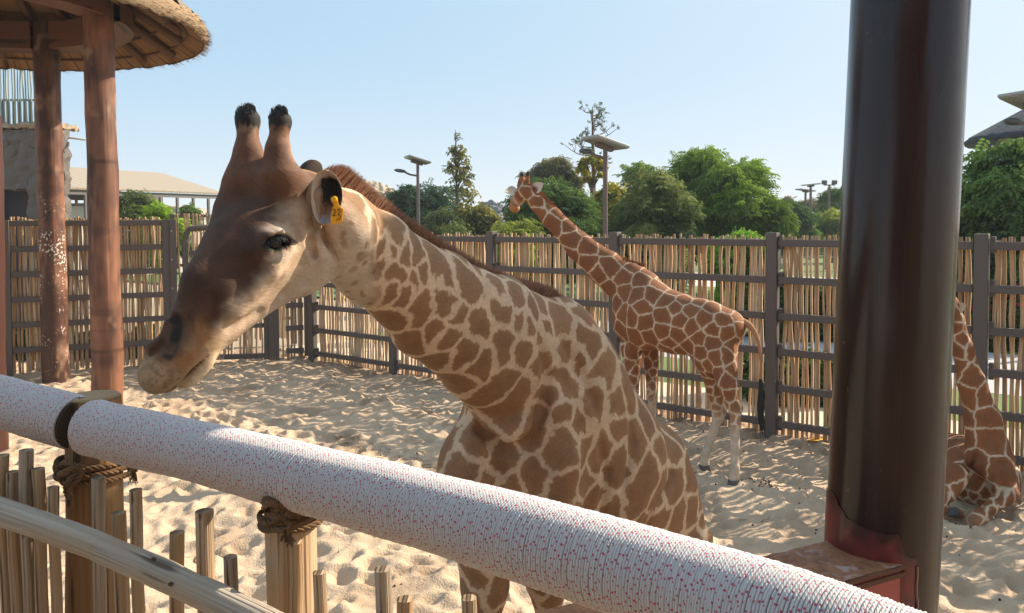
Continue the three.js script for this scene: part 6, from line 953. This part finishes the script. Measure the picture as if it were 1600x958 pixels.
// ---- the giraffe lying down behind the pillar
{
  const P = [], A = (x, y, Z) => at(x, y, Z), up = V(0, 1, 0);
  P.push(eca(A(1528, 748, 7.85), A(1490, 738, 8.35), up, [0.34, 0.31], [0.38, 0.36], 0.1), eca(A(1490, 738, 8.35), A(1440, 735, 8.9), up, [0.38, 0.36], [0.34, 0.34], 0.1));
  const nk = [[1545, 715, 7.6, 0.22, 0.17], [1536, 655, 7.62, 0.155, 0.13], [1519, 600, 7.65, 0.12, 0.105], [1504, 545, 7.68, 0.09, 0.085], [1492, 500, 7.7, 0.075, 0.075], [1482, 476, 7.7, 0.08, 0.08]].map(([x, y, Z, a, b]) => ({ c: A(x, y, Z), a, b })), un = V(1, 0.2, 0);
  for (let i = 0; i < 5; i++) P.push(eca(nk[i].c, nk[i + 1].c, un, [nk[i].a, nk[i].b], [nk[i + 1].a, nk[i + 1].b], 0.06));
  P.push(cap(A(1480, 474, 7.7), A(1440, 512, 7.65), 0.09, 0.055, 0.05), cap(A(1478, 468, 7.7), A(1474, 446, 7.7), 0.03, 0.024, 0.03), cap(A(1484, 468, 7.74), A(1479, 445, 7.76), 0.03, 0.024, 0.03));
  P.push(cap(A(1556, 725, 7.5), A(1575, 770, 7.35), 0.16, 0.085, 0.08), cap(A(1575, 772, 7.35), A(1532, 806, 7.25), 0.075, 0.062, 0.05), cap(A(1534, 805, 7.25), A(1522, 814, 7.22), 0.07, 0.06, 0.03));
  P.push(cap(A(1490, 745, 7.5), A(1470, 790, 7.4), 0.13, 0.07, 0.08), cap(A(1470, 795, 7.4), A(1500, 802, 7.4), 0.06, 0.05, 0.04), cap(A(1568, 745, 7.85), A(1580, 790, 7.7), 0.16, 0.08, 0.08));
  { const gl = (pts, rr) => { const h = pts.map(([x, y]) => hitField(P, x, y)).filter(Boolean); for (let i = 0; i < h.length - 1; i++) if (h[i].distanceTo(h[i + 1]) < 0.6) P.push(cap(h[i], h[i + 1], rr, rr, 0.05, { sub: true })); }; gl([[1512, 800], [1535, 788], [1556, 774], [1566, 758]], 0.022); gl([[1486, 790], [1505, 788], [1522, 792]], 0.02); gl([[1524, 712], [1516, 745], [1510, 780]], 0.014); gl([[1560, 700], [1566, 725], [1562, 748]], 0.012); }
  const g = skin(P, 0.0105, ...bounds(P)), seeds = skinSeeds(g, [], (q) => q.y > 0.98 ? (q.y > 1.5 ? 0.11 : 0.155) : q.y < 0.22 ? 0.085 : 0.19, 41), col = reticulate(g, seeds, (x, y, z) => 0.5 * sstep(0.12, 0.04, y), 0.0145);
  paint(g, col, V(-0.3, 0.9, 0), V(0.9, 0.3, 0.2));
  const base = A(1500, 815, 7.8).setY(0), t = thing('giraffe', 'reticulated giraffe lying on the sand, half hidden behind the dark pillar', 'giraffe', base); part(t, 'body', g, SKIN(0.7));
  const mn = [[1496, 478, 7.72], [1511, 525, 7.72], [1527, 585, 7.72], [1549, 640, 7.72], [1568, 690, 7.74]].map(([x, y, Z]) => A(x - 2, y, Z)); part(t, 'mane', hairRow(mn, V(0.93, 0.2, -0.25).normalize(), { seed: 29, n: 1800, w: 0.01, h: () => 0.055, wide: () => 0.03, lean: 0.1, c0: [0.17, 0.06, 0.028], c1: [0.28, 0.11, 0.05] }), HAIR, { kind: 'stuff' });
  const E = A(1487, 487, 7.68), T = A(1511, 476, 7.6), N = T.clone().sub(E), S = V(-0.3, 0.9, 0.1).normalize(), Pp = [], Ii = []; for (let j = 0; j <= 10; j++) for (let i = 0; i <= 4; i++) { const v = j / 10, s = i / 2 - 1, o = Math.pow(Math.sin(Math.PI * Math.pow(clamp(v, 0.001, 0.999), 0.7)), 0.8), p = E.clone().addScaledVector(N, v).addScaledVector(S, s * o * 0.06).add(V(0, 0, -0.02 * (1 - s * s))); Pp.push(p.x, p.y, p.z); } for (let j = 0; j < 10; j++) for (let i = 0; i < 4; i++) { const q = j * 5 + i; Ii.push(q, q + 1, q + 6, q, q + 6, q + 5); } const eg = new THREE.BufferGeometry(); eg.setAttribute('position', new THREE.Float32BufferAttribute(Pp, 3)); eg.setIndex(Ii); eg.computeVertexNormals(); part(t, 'ear', eg, std([0.62, 0.5, 0.38], 0.9, { side: THREE.DoubleSide }));
  const hp = A(1489, 806, 7.33), hf = new THREE.CylinderGeometry(0.036, 0.05, 0.075, 18); hf.rotateZ(1.25); hf.rotateY(0.5); hf.translate(hp.x, 0.075, hp.z); part(t, 'hoof', hf, std([0.075, 0.07, 0.068], 0.6));
}

// ------------------------------------------------------------------ small things on the sand
{
  const r = rng(88), N = 260, g = new THREE.IcosahedronGeometry(1, 1), m = new THREE.Matrix4(), q = new THREE.Quaternion(), o = new THREE.InstancedMesh(g, std([0.05, 0.036, 0.026], 0.9), N), heap = onGround(1168, 762);
  for (let i = 0; i < N; i++) {
    let x, z; if (i < 60) { x = heap.x + (r() - 0.3) * 0.42; z = heap.z + (r() - 0.5) * 0.36; } else { do { x = -2.5 + r() * 9.5; z = -5.6 - r() * 5.5; } while (behindFence(x, z) > -0.3 || r() > 0.25 + 0.75 * sstep(0, 3, x)); }
    const s = 0.005 + 0.005 * r(); q.setFromEuler(new THREE.Euler(r() * 6, r() * 6, r() * 6)); m.compose(V(x, sandY(x, z) + s * 0.6, z), q, V(s * 1.25, s, s)); o.setMatrixAt(i, m);
  }
  o.name = 'droppings'; o.castShadow = true; tag(o, 'small dark droppings scattered over the sand', 'droppings', null, 'stuff'); scene.add(o);
  const lp = onGround(1272, 694), lf = []; for (let i = 0; i < 5; i++) { const a = lp.clone().add(V((r() - 0.5) * 0.2, sandY(lp.x, lp.z) + 0.015, (r() - 0.5) * 0.05)); lf.push(bar(a, a.clone().add(V(0.09 + r() * 0.06, 0.015 * r(), (r() - 0.5) * 0.05)), 0.004, 0.06, Yup, 0)); }
  tag(part(null, 'yellow_leaves', lf, std([0.75, 0.45, 0.03], 0.8)), 'few fallen yellow leaves at the foot of the fence beside the pillar', 'leaves');
  const st = [], pts = [[545, 692], [560, 700], [590, 704], [655, 722], [675, 728], [535, 686], [700, 730], [640, 716]]; for (let i = 0; i < 70; i++) { const x = -4 + r() * 10, z = -5.7 - r() * 8; if (behindFence(x, z) < -0.4) { const q = project(V(x, 0, z)); pts.push([q[0], q[1], 3]); } }
  for (const [px, py, nn] of pts) for (let i = 0; i < (nn ?? 26); i++) { const p = onGround(px + (r() - 0.5) * 34, py + (r() - 0.5) * 9), a = r() * 6.28; p.y = sandY(p.x, p.z) + 0.008; st.push(tube([p, p.clone().add(V(Math.cos(a) * 0.03, 0.012 * r(), Math.sin(a) * 0.03)), p.clone().add(V(Math.cos(a) * 0.07, 0.004, Math.sin(a) * 0.06))], 0.0022, 4, 3)); }
  tag(part(null, 'straw_litter', st, std([0.20, 0.13, 0.075], 0.95)), 'brown straw scraps lying on the sand', 'straw', null, 'stuff');
}
{ // unseen tree added at the right, crown shaped to shade the near giraffe
  const base = V(8.6, 0, -6.6), r = rng(404), list = []; for (let i = 0; i < 30; i++) { const a = r() * 6.283, d = Math.sqrt(r()) * 1.75, c = V(6.75 + Math.cos(a) * d - base.x, 6.2 + (r() - 0.5) * 0.35, -6.85 + Math.sin(a) * d - base.z); list.push({ c, s: 0.5 + r() * 0.3, tone: r() }); }
  for (const [x, z, s] of [[4.85, 5.35, 0.36], [5.15, 5.3, 0.36], [5.05, 5.75, 0.42], [5.4, 5.8, 0.45], [5.6, 5.45, 0.42], [5.5, 6.2, 0.45]]) list.push({ c: V(x - 0.2 - base.x, 6.2, -z + 0.2 - base.z), s, tone: 0.5 });
  tree({ seed: 405, base, w: 6, h: 7, low: 0.7, leaves: 6200, size: 0.28, leaf: 'dense', dark: [0.03, 0.06, 0.03], light: [0.1, 0.16, 0.05], list, trunk: 0.18, label: 'unseen tree added outside the picture at the right to shade the near giraffe' });
}
renderer.render(scene, camera);
